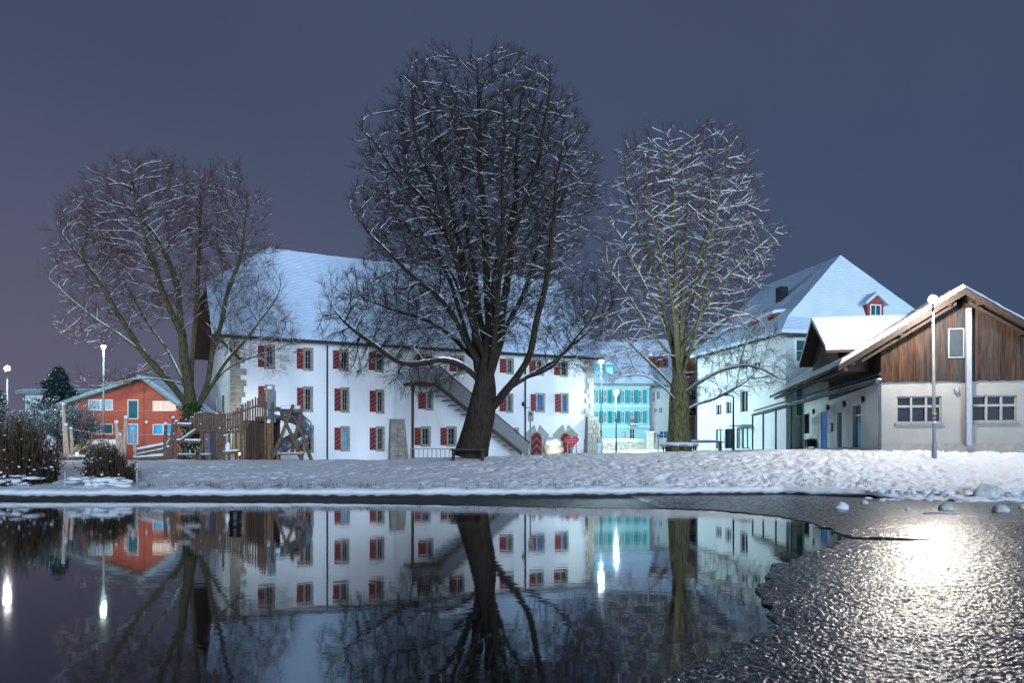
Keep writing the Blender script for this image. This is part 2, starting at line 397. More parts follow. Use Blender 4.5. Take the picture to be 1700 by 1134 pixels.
low = [(-2400, 835), (-150, 836), (0, 835), (300, 835), (520, 836), (700, 839), (900, 843), (1100, 846), (1180, 848), (1220, 851), (1300, 860), (1350, 871), (1385, 883), (1402, 893),
       (1480, 896), (1545, 898.5), (1480, 900.5), (1405, 898), (1385, 906), (1350, 917), (1310, 932), (1285, 945), (1265, 962), (1258, 980), (1262, 1000), (1275, 1020), (1285, 1035), (1270, 1055),
       (1240, 1070), (1215, 1085), (1180, 1100), (1140, 1118), (1110, 1134), (1040, 1200), (950, 1500)]
def wpt(px, py):
    D = F * CZ / (py - HY); return Vector((X(px, D), D, 0))
pts = []
L_ = [wpt(*p) for p in low]
for a, b_ in zip(L_, L_[1:]):
    k = max(1, int((b_ - a).length / .09)) if a.x > -26 else 1
    k = min(k, 120)
    for i in range(k):
        p = a.lerp(b_, i / k); j = .025 + .006 * p.y
        p = p + Vector((nz(p * 2.1) * j * 2 + nz(p * 8) * j * .8, nz(p * 1.9 + Vector((5, 5, 0))) * j * 1.6 + nz(p * 7 + Vector((9, 0, 0))) * j * .7, 0)); pts.append(p)
pts.append(L_[-1]); pts += [Vector((60, 2.6, 0)), Vector((90, 30.6, 0))]
for px in range(1900, -260, -40):
    pts.append(Vector((X(px, shore(px) + .15), shore(px) + .15, 0)))
pts.append(Vector((-85, shore(0) + .15, 0)))
from mathutils.geometry import delaunay_2d_cdt
v2 = [Vector((p.x, p.y)) for p in pts]
cv, ce, cf, _, _, _ = delaunay_2d_cdt(v2, [(i, (i + 1) % len(v2)) for i in range(len(v2))], [], 1, 1e-5)
bm = bmesh.new(); vs = [bm.verts.new((p.x, p.y, .008)) for p in cv]
for f_ in cf: bm.faces.new([vs[i] for i in f_])
bm.normal_update()
ex = bmesh.ops.extrude_face_region(bm, geom=list(bm.faces)); bmesh.ops.translate(bm, verts=[g for g in ex['geom'] if isinstance(g, bmesh.types.BMVert)], vec=(0, 0, -.014))
bmesh.ops.recalc_face_normals(bm, faces=bm.faces)
me = bpy.data.meshes.new('pond_ice'); bm.to_mesh(me); bm.free(); me.materials.append(ice_mat)
o = bpy.data.objects.new('pond_ice', me); COL.objects.link(o); o['kind'] = 'structure'

# grainy frozen crust: real relief over the near part of the ice
poly = np.array([(p.x, p.y) for p in pts])
def inside(xs, ys):
    r = np.zeros(len(xs), bool); x0, y0 = poly[:, 0], poly[:, 1]; x1, y1 = np.roll(x0, -1), np.roll(y0, -1)
    for a0, b0, a1, b1 in zip(x0, y0, x1, y1):
        if b0 == b1: continue
        c = (b0 > ys) != (b1 > ys)
        if not c.any(): continue
        xi = a0 + (ys - b0) * (a1 - a0) / (b1 - b0); r ^= c & (xs < xi)
    return r
rng = np.random.default_rng(4)
def vnoise(xs, ys, f, seed):
    """smooth value noise, vectorised"""
    r = np.random.default_rng(seed).random((512, 512)); X_, Y_ = xs * f, ys * f; i, j = np.floor(X_).astype(int), np.floor(Y_).astype(int); u, v = X_ - i, Y_ - j; u = u * u * (3 - 2 * u); v = v * v * (3 - 2 * v)
    g = lambda a, b: r[a % 512, b % 512]
    return (g(i, j) * (1 - u) + g(i + 1, j) * u) * (1 - v) + (g(i, j + 1) * (1 - u) + g(i + 1, j + 1) * u) * v
def crust(D0, D1, cell):
    ys_ = np.arange(D0, D1 + cell * .5, cell); VV, FF, off = [], [], 0
    xa, xb = X(1060 if D0 < 19 else 1190, D0) - .3, X(1760, D1); xs_ = np.arange(min(xa, X(1060, D1)), xb, cell)
    gx_, gy_ = np.meshgrid(xs_, ys_); nr, nc = gx_.shape; x, y = gx_.ravel() + rng.uniform(-.25, .25, gx_.size) * cell, gy_.ravel() + rng.uniform(-.25, .25, gx_.size) * cell
    z = .010 + .004 * vnoise(x, y, 11, 1) + .013 * vnoise(x, y, 30, 5) ** 1.4 + .016 * vnoise(x, y, 52, 2) ** 2 + .012 * (vnoise(x, y, 1.1, 3) - .3)
    ok = inside(x, y) & ((x / y * F + CX) < 1830)
    idx = np.arange(nr * nc).reshape(nr, nc); q = np.stack([idx[:-1, :-1], idx[:-1, 1:], idx[1:, 1:], idx[1:, :-1]], -1).reshape(-1, 4); q = q[ok[q].all(1)]
    used = np.unique(q); mp_ = np.full(nr * nc, -1); mp_[used] = np.arange(len(used))
    return np.stack([x, y, z], 1)[used], mp_[q]
Vs, Fs, o_ = [], [], 0
for a_, b_, c_ in ((5.0, 8.0, .016), (8.0, 11.0, .020), (11.0, 15.0, .028), (15.0, 20.0, .040), (20.0, 33.5, .075)):
    v_, f_ = crust(a_, b_, c_); Vs.append(v_); Fs.append(f_ + o_); o_ += len(v_)
v_ = np.concatenate(Vs); q = np.concatenate(Fs); print('CRUST', len(q))
me = bpy.data.meshes.new('ice_crust'); me.vertices.add(len(v_)); me.vertices.foreach_set('co', v_.astype(np.float32).ravel())
me.loops.add(q.size); me.loops.foreach_set('vertex_index', q.ravel().astype(np.int32)); me.polygons.add(len(q)); me.polygons.foreach_set('loop_start', np.arange(0, q.size, 4, dtype=np.int32)); me.polygons.foreach_set('loop_total', np.full(len(q), 4, dtype=np.int32))
me.update(calc_edges=True); me.polygons.foreach_set('use_smooth', [True] * len(q))
cm_ = mat('ice_crust', (.032, .037, .045), .25, .3, 30, .004, 70, spec=.5, col2=(.20, .21, .23), thr=(.48, .68)); me.materials.append(cm_)
o = bpy.data.objects.new('ice_crust', me); COL.objects.link(o); o['kind'] = 'structure'

# ------------------------------------------------------------------ trees
def tube_cloud(name, segs, m, parent, sides, smooth=True, **kw):
    """segs: array n x 8 (p0, p1, r0, r1) -> one mesh of open prisms, vectorised"""
    S = np.asarray(segs, dtype=np.float64)
    if not len(S): return None
    p0, p1, r0, r1 = S[:, 0:3], S[:, 3:6], S[:, 6], S[:, 7]
    d = p1 - p0; d /= np.maximum(np.linalg.norm(d, axis=1, keepdims=True), 1e-9)
    up = np.where(np.abs(d[:, 2:3]) < .95, np.array([[0, 0, 1.]]), np.array([[1., 0, 0]]))
    a = np.cross(d, up); a /= np.linalg.norm(a, axis=1, keepdims=True); b = np.cross(a, d)
    n = len(S); th = 2 * np.pi * (np.arange(sides) + .25) / sides
    off = a[:, None, :] * np.cos(th)[None, :, None] + b[:, None, :] * np.sin(th)[None, :, None]
    v = np.concatenate([p0[:, None, :] + off * r0[:, None, None], p1[:, None, :] + off * r1[:, None, None]], axis=1).reshape(-1, 3)
    base = (np.arange(n) * 2 * sides)[:, None]; j = np.arange(sides)[None, :]; j1 = (j + 1) % sides
    q = np.stack([base + j, base + j + sides, base + j1 + sides, base + j1], -1).reshape(-1, 4)
    me = bpy.data.meshes.new(name); me.vertices.add(len(v)); me.vertices.foreach_set('co', v.astype(np.float32).ravel())
    me.loops.add(q.size); me.loops.foreach_set('vertex_index', q.ravel().astype(np.int32)); me.polygons.add(len(q))
    me.polygons.foreach_set('loop_start', np.arange(0, q.size, 4, dtype=np.int32)); me.polygons.foreach_set('loop_total', np.full(len(q), 4, dtype=np.int32))
    me.update(calc_edges=True); me.materials.append(m)
    if smooth: me.polygons.foreach_set('use_smooth', [True] * len(q))
    o = bpy.data.objects.new(name, me); COL.objects.link(o); o.parent = parent
    for k, v_ in kw.items(): o[k] = v_
    return o

def grow_tree(root, D, limbs, env, seed, n_att, step, tip_r, n_exp, trunk_pts, bark_m, twig_m, twigs, up=.25, snow_amt=1.0, kill=1.15, infl=5.0, trunk_w=None, ybias=.75, droop=None, twig_len=(.45, 1.0), lean_n=.0):
    rng = np.random.default_rng(seed); random.seed(seed)
    ox, oy, oz = root.location
    # attractors in the union of ellipsoids (photo pixels at distance D, depth = width)
    A = []
    tot = sum(rx * ry for cx, cy, rx, ry in env)
    for cx, cy, rx, ry in env:
        k = int(n_att * rx * ry / tot)
        d = rng.normal(size=(k, 3)); d /= np.linalg.norm(d, axis=1, keepdims=True); d *= rng.uniform(.12, 1, size=(k, 1)) ** (1 / 2.2)
        s = D / F
        wob = np.array([1 + .20 * nz(Vector(q) * 1.9 + Vector((seed, cx * .01, 0))) + .10 * nz(Vector(q) * 5 + Vector((seed, 0, 0))) for q in (d / np.linalg.norm(d, axis=1, keepdims=True))])[:, None]; d = d * wob
        A.append(np.stack([(cx - CX) * s + d[:, 0] * rx * s, D + d[:, 1] * min(rx * s, 8.5) * ybias, CZ + (HY - cy) * s + d[:, 2] * ry * s], 1))
    A = np.concatenate(A)
    A = A[np.array([nz(Vector(q) * .42 + Vector((seed * 3, 0, 0))) > -.38 for q in A])]
    pos = []; par = []
    def addn(p, q): pos.append(Vector(p)); par.append(q); return len(pos) - 1
    # trunk + hand placed limbs, each limb: (start node fraction handled by nearest), points (px,py,dy)
    last = -1
    tr = [Vector(((px - CX) * D / F, D + dy, CZ - (py - HY) * D / F)) for px, py, dy in trunk_pts]
    def run(pts, last):
        for a, b in zip(pts, pts[1:]):
            k = max(1, int((b - a).length / step))
            for i in range(1, k + 1):
                p = a.lerp(b, i / k)
                if i < k: p += Vector((rng.normal(), rng.normal(), rng.normal())) * .07 + Vector((nz(p * .55 + Vector((seed, 0, 0))), nz(p * .55 + Vector((0, seed, 0))), nz(p * .6) * .5)) * .28 * min(1, (p - tr[-1]).length / 3 if p.z > tr[-1].z else 0)
                last = addn(p, last)
        return last
    last = addn(tr[0], -1); run(tr, last)
    for lm in limbs:
        pts = [Vector(((px - CX) * D / F, D + dy, CZ - (py - HY) * D / F)) for px, py, dy in lm]
        # start at nearest existing node
        k = min(range(len(pos)), key=lambda i: (pos[i] - pts[0]).length)
        run([pos[k]] + pts[1:], k)
    A_alive = np.ones(len(A), bool)
    tree = kdtree.KDTree(1); 
    for it in range(110):
        tree = kdtree.KDTree(len(pos))
        for i, p in enumerate(pos): tree.insert(p, i)
        tree.balance()
        acc = {}
        alive = np.nonzero(A_alive)[0]
        if len(alive) < 20: break
        for ai in alive:
            p = Vector(A[ai]); co, i, dist = tree.find(p)
            if dist < kill: A_alive[ai] = False; continue
            if dist < infl or it < 3:
                v = (p - co).normalized()
                if i in acc: acc[i][0] += v; acc[i][1] += 1
                else: acc[i] = [v, 1]
        if not acc: break
        grew = 0
        for i, (v, c) in acc.items():
            v = v.normalized()
            if par[i] >= 0:
                pd = (pos[i] - pos[par[i]]).normalized()
            else: pd = Vector((0, 0, 1))
            dd = (v + pd * .55 + Vector((0, 0, up)) + Vector(rng.normal(size=3)) * .16).normalized()
            q = pos[i] + dd * step
            if q.z < oz + 2.0: continue
            co, j, dist = tree.find(q)
            if dist < step * .45: continue
            addn(q, i); grew += 1
        if grew < 3 or len(pos) > 26000: break
    n = len(pos)
    kids = [[] for _ in range(n)]
    for i, p in enumerate(par):
        if p >= 0: kids[p].append(i)
    def pipe(e):
        rad = [0.0] * n
        for i in range(n - 1, -1, -1):
            if not kids[i]: rad[i] = tip_r
            else: rad[i] = sum(rad[k] ** e for k in kids[i]) ** (1 / e)
        return rad
    lo, hi = 1.3, 3.5
    for _ in range(12):       # choose the pipe-model exponent that gives the wanted girth at the base
        mid_e = (lo + hi) / 2
        if pipe(mid_e)[0] > trunk_w[1]: lo = mid_e
        else: hi = mid_e
    rad = pipe(mid_e)
    r00 = rad[0]
    rad = [r if r < .04 else r * (.62 + .38 * (r / r00) ** .5 ) + .38 * .04 * max(0, 1 - r / .12) for r in rad]
    # smooth
    for _ in range(5):
        np_ = [p.copy() for p in pos]
        for i in range(n):
            if par[i] >= 0 and kids[i] and rad[i] < .22:
                main = max(kids[i], key=lambda k: rad[k]); np_[i] = pos[i] * .5 + (pos[par[i]] + pos[main]) * .25
        pos = np_
    thick, mid, snows = [], [], []
    o3 = Vector((ox, oy, oz)); RR = list(rad)
    for i in range(n):
        if rad[i] > .8 * rad[0] and pos[i].z < tr[0].z + 2.2:
            hh_ = (pos[i].z - tr[0].z); RR[i] *= (1 - lean_n * max(0, 1 - hh_ / 2.2)) + .32 * max(0, 1 - hh_ / .7) ** 2
    child_main = [max(k, key=lambda q: rad[q]) if k else -1 for k in kids]
    for i in range(n):
        p = par[i]
        if p < 0: continue
        r0 = RR[p] if child_main[p] == i else min(RR[p], RR[i] * 1.12)
        a = pos[p] - o3; b = pos[i] - o3; r1 = RR[i]
        d = (b - a); ln = d.length
        if ln < 1e-4: continue
        a2 = a - d / ln * min(r0 * .25, .05)
        if r1 <= .075: mid.append((*a2, *b, r0, r1))
        sl = abs(d.z) / ln
        if sl < .88 and .006 < r1 < .4 and (random.random() < .86 * min(1, snow_amt) if r1 < .03 else nz(pos[i] * .5) > -.32):
            s = (.42 * min(r1, .12) + .014) * snow_amt ** .6 + .22 * max(0, min(r1, .25) - .05) * (1.05 - .5 * sl); off = Vector((0, 0, r1 * .72 + s * .25))
            snows.append((*(a + off), *(b + off), s * random.uniform(.75, 1.1), s * random.uniform(.75, 1.1)))
    # twigs
    tw, snt = [], []
    cen = Vector((np.mean([p.x for p in pos]), D, np.mean([p.z for p in pos])))
    cand = [i for i in range(n) if rad[i] < tip_r * 5.0 and par[i] >= 0]
    for i in cand:
        k_t = twigs if not kids[i] else max(1, int(twigs * .45))
        pd = (pos[i] - pos[par[i]]).normalized(); outw = (pos[i] - cen); outw.z *= .4; outw = outw.normalized() if outw.length > .1 else Vector((0, 0, 1))
        low_ = pos[i].z < (droop or -99)
        for _ in range(k_t):
            rv = Vector((random.gauss(0, 1), random.gauss(0, 1), random.gauss(0, 1)))
            d = (pd * .9 + outw * .35 + rv * .42 + Vector((0, 0, .30 if not low_ else -.35))).normalized()
            ln = random.uniform(*twig_len); p = pos[i] - o3; r = tip_r * .68
            prev = p; 
            for s_ in range(3):
                d = (d + Vector((random.gauss(0, .16), random.gauss(0, .16), random.gauss(0, .16) + (.12 if not low_ else -.05)))).normalized()
                q = prev + d * ln / 3; r2 = r * .72
                tw.append((*prev, *q, r, r2))
                if abs(d.z) < .6 and random.random() < .5 * max(0, snow_amt - .5): 
                    o_ = Vector((0, 0, r + .003)); snt.append((*(prev + o_), *(q + o_), .009, .008))
                if s_ < 2:
                    for __ in range(2):
                        e = (d * .8 + Vector((random.gauss(0, .6), random.gauss(0, .6), random.gauss(0, .45) + .1))).normalized(); l2 = ln * random.uniform(.25, .5)
                        tw.append((*q, *(q + e * l2), r2 * .8, r2 * .5))
                prev = q; r = r2
    mbt = MB(); mbt.raw = True
    for i in range(n):
        p = par[i]
        if RR[i] <= .075 or (p >= 0 and child_main[p] == i): continue
        ch = ([pos[p] - o3] if p >= 0 else []) + [pos[i] - o3]; rs = ([min(RR[p], RR[i] * 1.25)] if p >= 0 else []) + [RR[i]]
        j = i; accd = 0
        while child_main[j] >= 0:
            k = child_main[j]; accd += (pos[k] - pos[j]).length
            if accd > max(.3, RR[k] * .8) or RR[k] <= .075:
                ch.append(pos[k] - o3); rs.append(RR[k]); accd = 0
            j = k
            if RR[k] <= .075: break
        if len(ch) < 2: continue
        for _ in range(3):
            ch = [ch[0]] + [ch[q] * .5 + (ch[q - 1] + ch[q + 1]) * .25 for q in range(1, len(ch) - 1)] + [ch[-1]]
            rs = [rs[0]] + [rs[q] * .5 + (rs[q - 1] + rs[q + 1]) * .25 for q in range(1, len(rs) - 1)] + [rs[-1]]
        ns = 26 if rs[0] > .3 else 12; k0 = len(mbt.v)
        mbt.tube(ch, rs, ns, cap=False)
        if rs[0] > .2:      # fluted, uneven trunk
            for q in range(len(ch)):
                for w_ in range(ns):
                    v_ = Vector(mbt.v[k0 + q * ns + w_]); c_ = ch[q]; th_ = 2 * math.pi * w_ / ns
                    g_ = 1 + .16 * noise.noise(Vector((math.cos(th_) * 1.6, math.sin(th_) * 1.6, q * .10 + seed))) + .07 * noise.noise(Vector((math.cos(th_) * 5, math.sin(th_) * 5, q * .2)))
                    mbt.v[k0 + q * ns + w_] = tuple(c_ + (v_ - c_) * g_)
    mbt.build('trunk', bark_m, root, smooth=True)
    tube_cloud('branches', mid, bark_m, root, 5, kind='stuff')
    tube_cloud('twigs', tw, twig_m, root, 3, kind='stuff')
    tube_cloud('snow_cover', snows, snow, root, 5, kind='stuff')
    tube_cloud('snow_dusting', snt, snow, root, 3, kind='stuff')
    print('TREE', n, round(mid_e, 2), len(thick), len(mid), len(tw), len(snows), len(snt), 'r0', round(rad[0], 2))

bark_c = bark('bark_dark_brown', (.018, .014, .011), (.050, .038, .028), .12)
bark_l = bark('bark_olive', (.040, .034, .018), (.12, .105, .055), .24, green_tone=(.11, .11, .045))
bark_r = bark('bark_lightened', (.07, .065, .032), (.24, .22, .11), .34, green_tone=(.17, .20, .06))  # bark colour lightened to stand in for light falling on this trunk
twig_c = mat('twig_dark', (.030, .024, .019), .9, .2, 4)
twig_r = mat('twig_reddish', (.085, .040, .038), .9, .2, 4)

# centre tree
D = 44.0
t1 = thing('bare_tree', 'tallest and darkest bare tree, with a leaning forked trunk, in front of the white building', 'tree', (X(780, D), D, gz(780, D) - .1))
limbs = [
 [(800, 690, 0), (806, 665, 0), (803, 640, 0), (795, 600, .3), (788, 520, .8), (768, 430, 1.2), (745, 320, 1.5), (722, 200, 1.8)],
 [(808, 645, 0), (812, 570, -.3), (808, 460, -.6), (800, 330, -.8), (796, 180, -.6), (792, 110, -.5)],
 [(812, 640, 0), (832, 560, .6), (845, 450, 1.0), (856, 300, 1.3), (862, 170, 1.4)],
 [(800, 690, 0), (822, 672, -.3), (850, 642, -.8), (880, 598, -1.3), (900, 500, -1.8), (914, 390, -2.0), (930, 270, -2.0)],
 [(850, 642, -.8), (888, 618, .2), (930, 592, 1.0), (965, 560, 1.2), (1005, 520, 1.4), (1030, 490, 1.4)],
 [(872, 612, -.3), (915, 617, -.8), (945, 580, -1.4), (980, 540, -1.8)],
 [(800, 640, 0), (762, 600, -.7), (728, 600, -1.2), (700, 612, -1.5), (672, 620, -1.7), (655, 603, -1.8), (645, 585, -1.8), (610, 568, -1.8), (570, 530, -1.8)],
 [(795, 610, 0), (765, 545, -1.2), (735, 500, -1.8), (690, 470, -2.4), (640, 420, -2.8), (600, 380, -2.8)],
 [(795, 580, 0), (752, 480, 1.5), (715, 380, 2.6), (680, 280, 3.2), (660, 200, 3.2)],
 [(835, 570, .6), (870, 470, 2.2), (900, 370, 3.2), (930, 300, 3.4), (960, 220, 3.4)],
 [(808, 600, 0), (780, 520, 2.5), (740, 420, 3.4), (640, 330, 3.8)],
 [(790, 600, 0), (740, 545, 1.5), (680, 510, 2.8), (620, 490, 3.0), (560, 470, 3.0)],
 [(808, 560, 0), (828, 440, -2.5), (836, 300, -3.6), (838, 160, -3.8)],
 [(808, 640, 0), (822, 560, -1.4), (834, 450, -2.2), (880, 330, -2.6), (905, 220, -2.6), (915, 150, -2.4)],
 [(800, 620, 0), (800, 540, 1.6), (776, 400, 2.6), (765, 280, 2.8), (760, 150, 2.6)],
 [(798, 600, 0), (775, 500, -2.0), (742, 380, -3.0), (700, 260, -3.4), (690, 160, -3.2)],
 [(770, 430, 1.2), (720, 360, -1.8), (650, 290, -3.0), (612, 240, -3.0)],
]
env = [(742, 212, 100, 128), (848, 208, 108, 128), (795, 335, 195, 165), (912, 290, 82, 130), (648, 522, 116, 88), (928, 508, 98, 88), (682, 310, 92, 130), (790, 470, 165, 115), (700, 622, 62, 36), (925, 592, 60, 34), (590, 590, 40, 34)]
grow_tree(t1, D, limbs, env, 3, 38000, .34, .0135, 2.05, [(781, 762, 0), (785, 740, 0), (791, 715, 0), (800, 690, 0)], bark_c, twig_c, 5, up=.34, snow_amt=.68, kill=.46, infl=2.6, trunk_w=(0, .84), lean_n=.22, droop=9.0, twig_len=(.35, .85))

# left tree
D = 50.0
t2 = thing('bare_tree', 'wide bare tree with a low snowy limb, behind the log playground at left', 'tree', (X(322, D), D, gz(322, D) - .1))
limbs = [
 [(322, 690, 0), (312, 640, 0), (302, 560, .3), (292, 480, .6), (268, 420, .8), (235, 370, 1.0), (190, 330, 1.0)],
 [(322, 690, 0), (300, 650, -.4), (262, 610, -.8), (230, 560, -1.1), (200, 500, -1.3), (150, 430, -1.4), (110, 380, -1.4)],
 [(318, 660, 0), (310, 560, 1.0), (315, 450, 1.5), (318, 360, 1.6), (322, 290, 1.6)],
 [(325, 690, 0), (345, 640, 0), (352, 560, .6), (372, 470, 1.0), (395, 400, 1.2), (405, 320, 1.2)],
 [(328, 690, 0), (352, 655, -.6), (385, 600, -1.0), (425, 560, -1.2), (455, 520, -1.2), (480, 480, -1.2)],
 [(318, 670, 0), (300, 640, .9), (255, 570, 2.0), (215, 530, 2.6), (180, 470, 2.8)],
 [(310, 640, 0), (285, 634, -1.0), (262, 629, -1.3), (238, 634, -1.6), (205, 642, -1.9), (185, 652, -2.1), (168, 651, -2.2), (168, 640, -2.2), (160, 632, -2.2)],
 [(338, 655, 0), (362, 612, .8), (400, 590, 1.6), (440, 575, 2.2), (470, 560, 2.4)],
 [(300, 560, .3), (278, 470, -1.4), (262, 380, -2.4), (250, 300, -2.6)],
 [(240, 590, -1.0), (190, 545, -1.6), (140, 500, -2.0), (105, 480, -2.0)],
]
env = [(152, 405, 66, 98), (250, 352, 110, 82), (365, 358, 68, 82), (268, 425, 160, 105), (398, 435, 60, 98), (412, 540, 74, 66), (165, 538, 66, 42), (200, 636, 52, 14), (450, 585, 44, 30)]
grow_tree(t2, D, limbs, env, 11, 12000, .40, .0125, 2.0, [(322, 772, 0), (322, 740, 0), (320, 715, 0), (322, 690, 0)], bark_l, twig_r, 6, up=.30, snow_amt=.8, kill=.62, infl=3.0, trunk_w=(0, .62), twig_len=(.6, 1.3))

# right tree
D = 58.0
t3 = thing('bare_tree', 'bare tree with bright snowy limbs and a bench round its trunk, right of the tallest', 'tree', (X(1127, D), D, gz(1127, D) - .1))
limbs = [
 [(1127, 640, 0), (1118, 560, .2), (1098, 470, .6), (1070, 400, 1.0), (1050, 330, 1.2), (1040, 270, 1.2)],
 [(1127, 640, 0), (1122, 560, -.5), (1118, 450, -.9), (1112, 340, -1.0), (1106, 250, -1.0)],
 [(1128, 640, 0), (1134, 560, .4), (1140, 440, .8), (1146, 330, 1.0), (1150, 240, 1.0)],
 [(1130, 640, 0), (1146, 580, -.5), (1160, 500, -1.0), (1185, 420, -1.4), (1215, 340, -1.6)],
 [(1130, 660, 0), (1155, 638, -.8), (1185, 620, -1.4), (1215, 605, -1.8), (1250, 615, -2.2), (1285, 640, -2.2)],
 [(1125, 680, 0), (1108, 652, -.8), (1085, 634, -1.4), (1060, 624, -1.8), (1030, 628, -2.2), (1000, 636, -2.4)],
 [(1122, 655, 0), (1100, 620, .6), (1070, 590, .8), (1045, 560, 1.0), (1022, 545, 1.0)],
 [(1132, 610, 0), (1165, 560, .5), (1200, 530, .9), (1240, 515, 1.0), (1275, 530, 1.0)],
 [(1122, 600, 0), (1090, 530, -1.2), (1050, 460, -2.0), (1020, 400, -2.2)],
 [(1134, 560, .4), (1170, 470, 2.0), (1215, 410, 2.8), (1262, 370, 3.0)],
 [(1128, 690, 0), (1150, 670, .5), (1185, 668, .9), (1212, 650, 1.2), (1240, 640, 1.4)],
 [(1120, 580, 0), (1105, 480, 2.4), (1085, 380, 3.2), (1075, 290, 3.2)],
 [(1126, 620, 0), (1112, 540, -1.8), (1088, 440, -2.6), (1065, 350, -2.8), (1062, 280, -2.8)],
 [(1130, 600, 0), (1150, 520, 1.6), (1172, 430, 2.2), (1190, 340, 2.4), (1195, 250, 2.4)],
 [(1130, 580, 0), (1170, 500, -1.4), (1222, 440, -2.0), (1275, 400, -2.2)],
 [(1124, 600, 0), (1080, 560, -.6), (1040, 500, -1.2), (1005, 450, -1.4)],
 [(1138, 500, .6), (1160, 420, -2.4), (1180, 330, -3.2), (1190, 260, -3.2)],
]
env = [(1085, 300, 66, 88), (1168, 292, 84, 82), (1150, 405, 138, 128), (1062, 425, 66, 108), (1212, 560, 84, 66), (1062, 552, 70, 72), (1258, 612, 54, 38), (1018, 600, 42, 34), (1190, 640, 60, 26)]
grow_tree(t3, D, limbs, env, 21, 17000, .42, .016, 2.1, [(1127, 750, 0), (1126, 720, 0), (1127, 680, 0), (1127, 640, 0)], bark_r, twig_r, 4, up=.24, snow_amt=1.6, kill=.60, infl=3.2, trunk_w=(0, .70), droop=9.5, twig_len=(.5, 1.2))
# ------------------------------------------------------------------ buildings
def roof_slab(name, pts, m, parent, th, **kw):
    """a sloping slab: polygon pts (top surface) thickened straight down"""
    return MB().prism(pts, (0, 0, -th)).build(name, m, parent, **kw)

def snow_slab(parent, pts, th=.28, amp=.05, n=26, mtl=None, name='snow'):
    """snow lying on a four cornered slope: uneven top sheet with rounded rims; pts = eave left, eave right, ridge right, ridge left"""
    a, b, c, d = [Vector(p) for p in pts]; nu = n; nv = max(6, n // 2); mb = MB()
    nrm = (b - a).cross(d - a).normalized()
    if nrm.z < 0: nrm = -nrm
    for j in range(nv + 1):
        for i in range(nu + 1):
            u, v = i / nu, j / nv
            p = (a.lerp(b, u)).lerp(d.lerp(c, u), v)
            e = min(min(u, 1 - u) * nu, min(v, 1 - v) * nv, 1.0)
            h = (0 if e == 0 else th) + (amp * nz(p * .8) + amp * .6 * nz(p * 2.3)) * (1 if e else 0)
            if e == 0: p = p + (a - d).normalized() * (.10 * nz(p * 1.3) if v == 0 else 0)
            q = p + Vector((0, 0, h)) if e else p
            mb.v.append(tuple(q))
    for j in range(nv):
        for i in range(nu):
            k = j * (nu + 1) + i; mb.f.append((k, k + 1, k + nu + 2, k + nu + 1))
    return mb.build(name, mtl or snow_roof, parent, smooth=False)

# ============ long white building
W = Frame(382, 55.8, 26.7, 1.15)
wb = W.root('long_white_building', 'long white three storey building with red striped shutters and a huge snowy roof', 'building')
LW = W.u(985); DW = 14.0; HE = 9.2
rows_ = []
holes = []; wins = []
def win(px0, px1, py0, py1, sh=None, glass=None, bars=(2, 3)):
    a0, a1 = W.u(px0), W.u(px1); um = (a0 + a1) / 2; z0, z1 = W.z(py1, um), W.z(py0, um)
    s_ = .17; h = (a0 + s_, a1 - s_, z0 + s_, z1 - s_); holes.append(h); wins.append((h, sh, z0, z1, glass or glass_dark, bars))
for px0, px1, t0, t1_, s0 in [(438.5, 456.5, 572, 613, 428), (503, 520, 577, 616, 492.5), (563, 579, 580, 616, 552.5), (622, 637.5, 583, 618, 612), (704, 719, 587, 619, 692),
                              (757, 771, 590, 620, 746), (840, 853, 594, 622, 829.5), (888.5, 903, 597, 624, 878.5), (929, 943, 600, 626, 919.5)]:
    win(px0, px1, t0, t1_, s0)
for px0, px1, t0, t1_, s0 in [(439.5, 456, 639, 680, 428.5), (503, 519.6, 641.7, 684.4, 492.8), (565, 580, 643, 685.5, 555), (623.5, 638, 646.6, 687, 613.5), (706.5, 719.5, 650, 682, 694),
                              (840, 852, 653, 686, 829), (889, 904.6, 652.6, 685, 880.6), (930.6, 944, 652.6, 687, 921)]:
    win(px0, px1, t0, t1_, s0, glass_blue if px0 > 880 else None)
for i_, (px0, px1, t0, t1_, s0) in enumerate([(503, 521, 706, 752, 492.5), (565, 581, 707.6, 750, 555), (623.5, 638.5, 708, 750, 613.5), (698, 715, 708, 742, 688), (741, 758, 708, 742, 731), (853, 861.5, 710, 727, None)]):
    win(px0, px1, t0, t1_, s0, glass_cyan if i_ == 1 else None)
# arched doors
doors = []
for px0, px1, pt in [(881.5, 898.5, 718.5), (930.5, 946, 719.5)]:
    a0, a1 = W.u(px0), W.u(px1); um = (a0 + a1) / 2; doors.append((a0, a1, W.z(pt, um)))
mb = MB()
pierced(mb, (0, 0, 0), (1, 0, 0), LW, HE, holes, (0, 1, 0), .22)
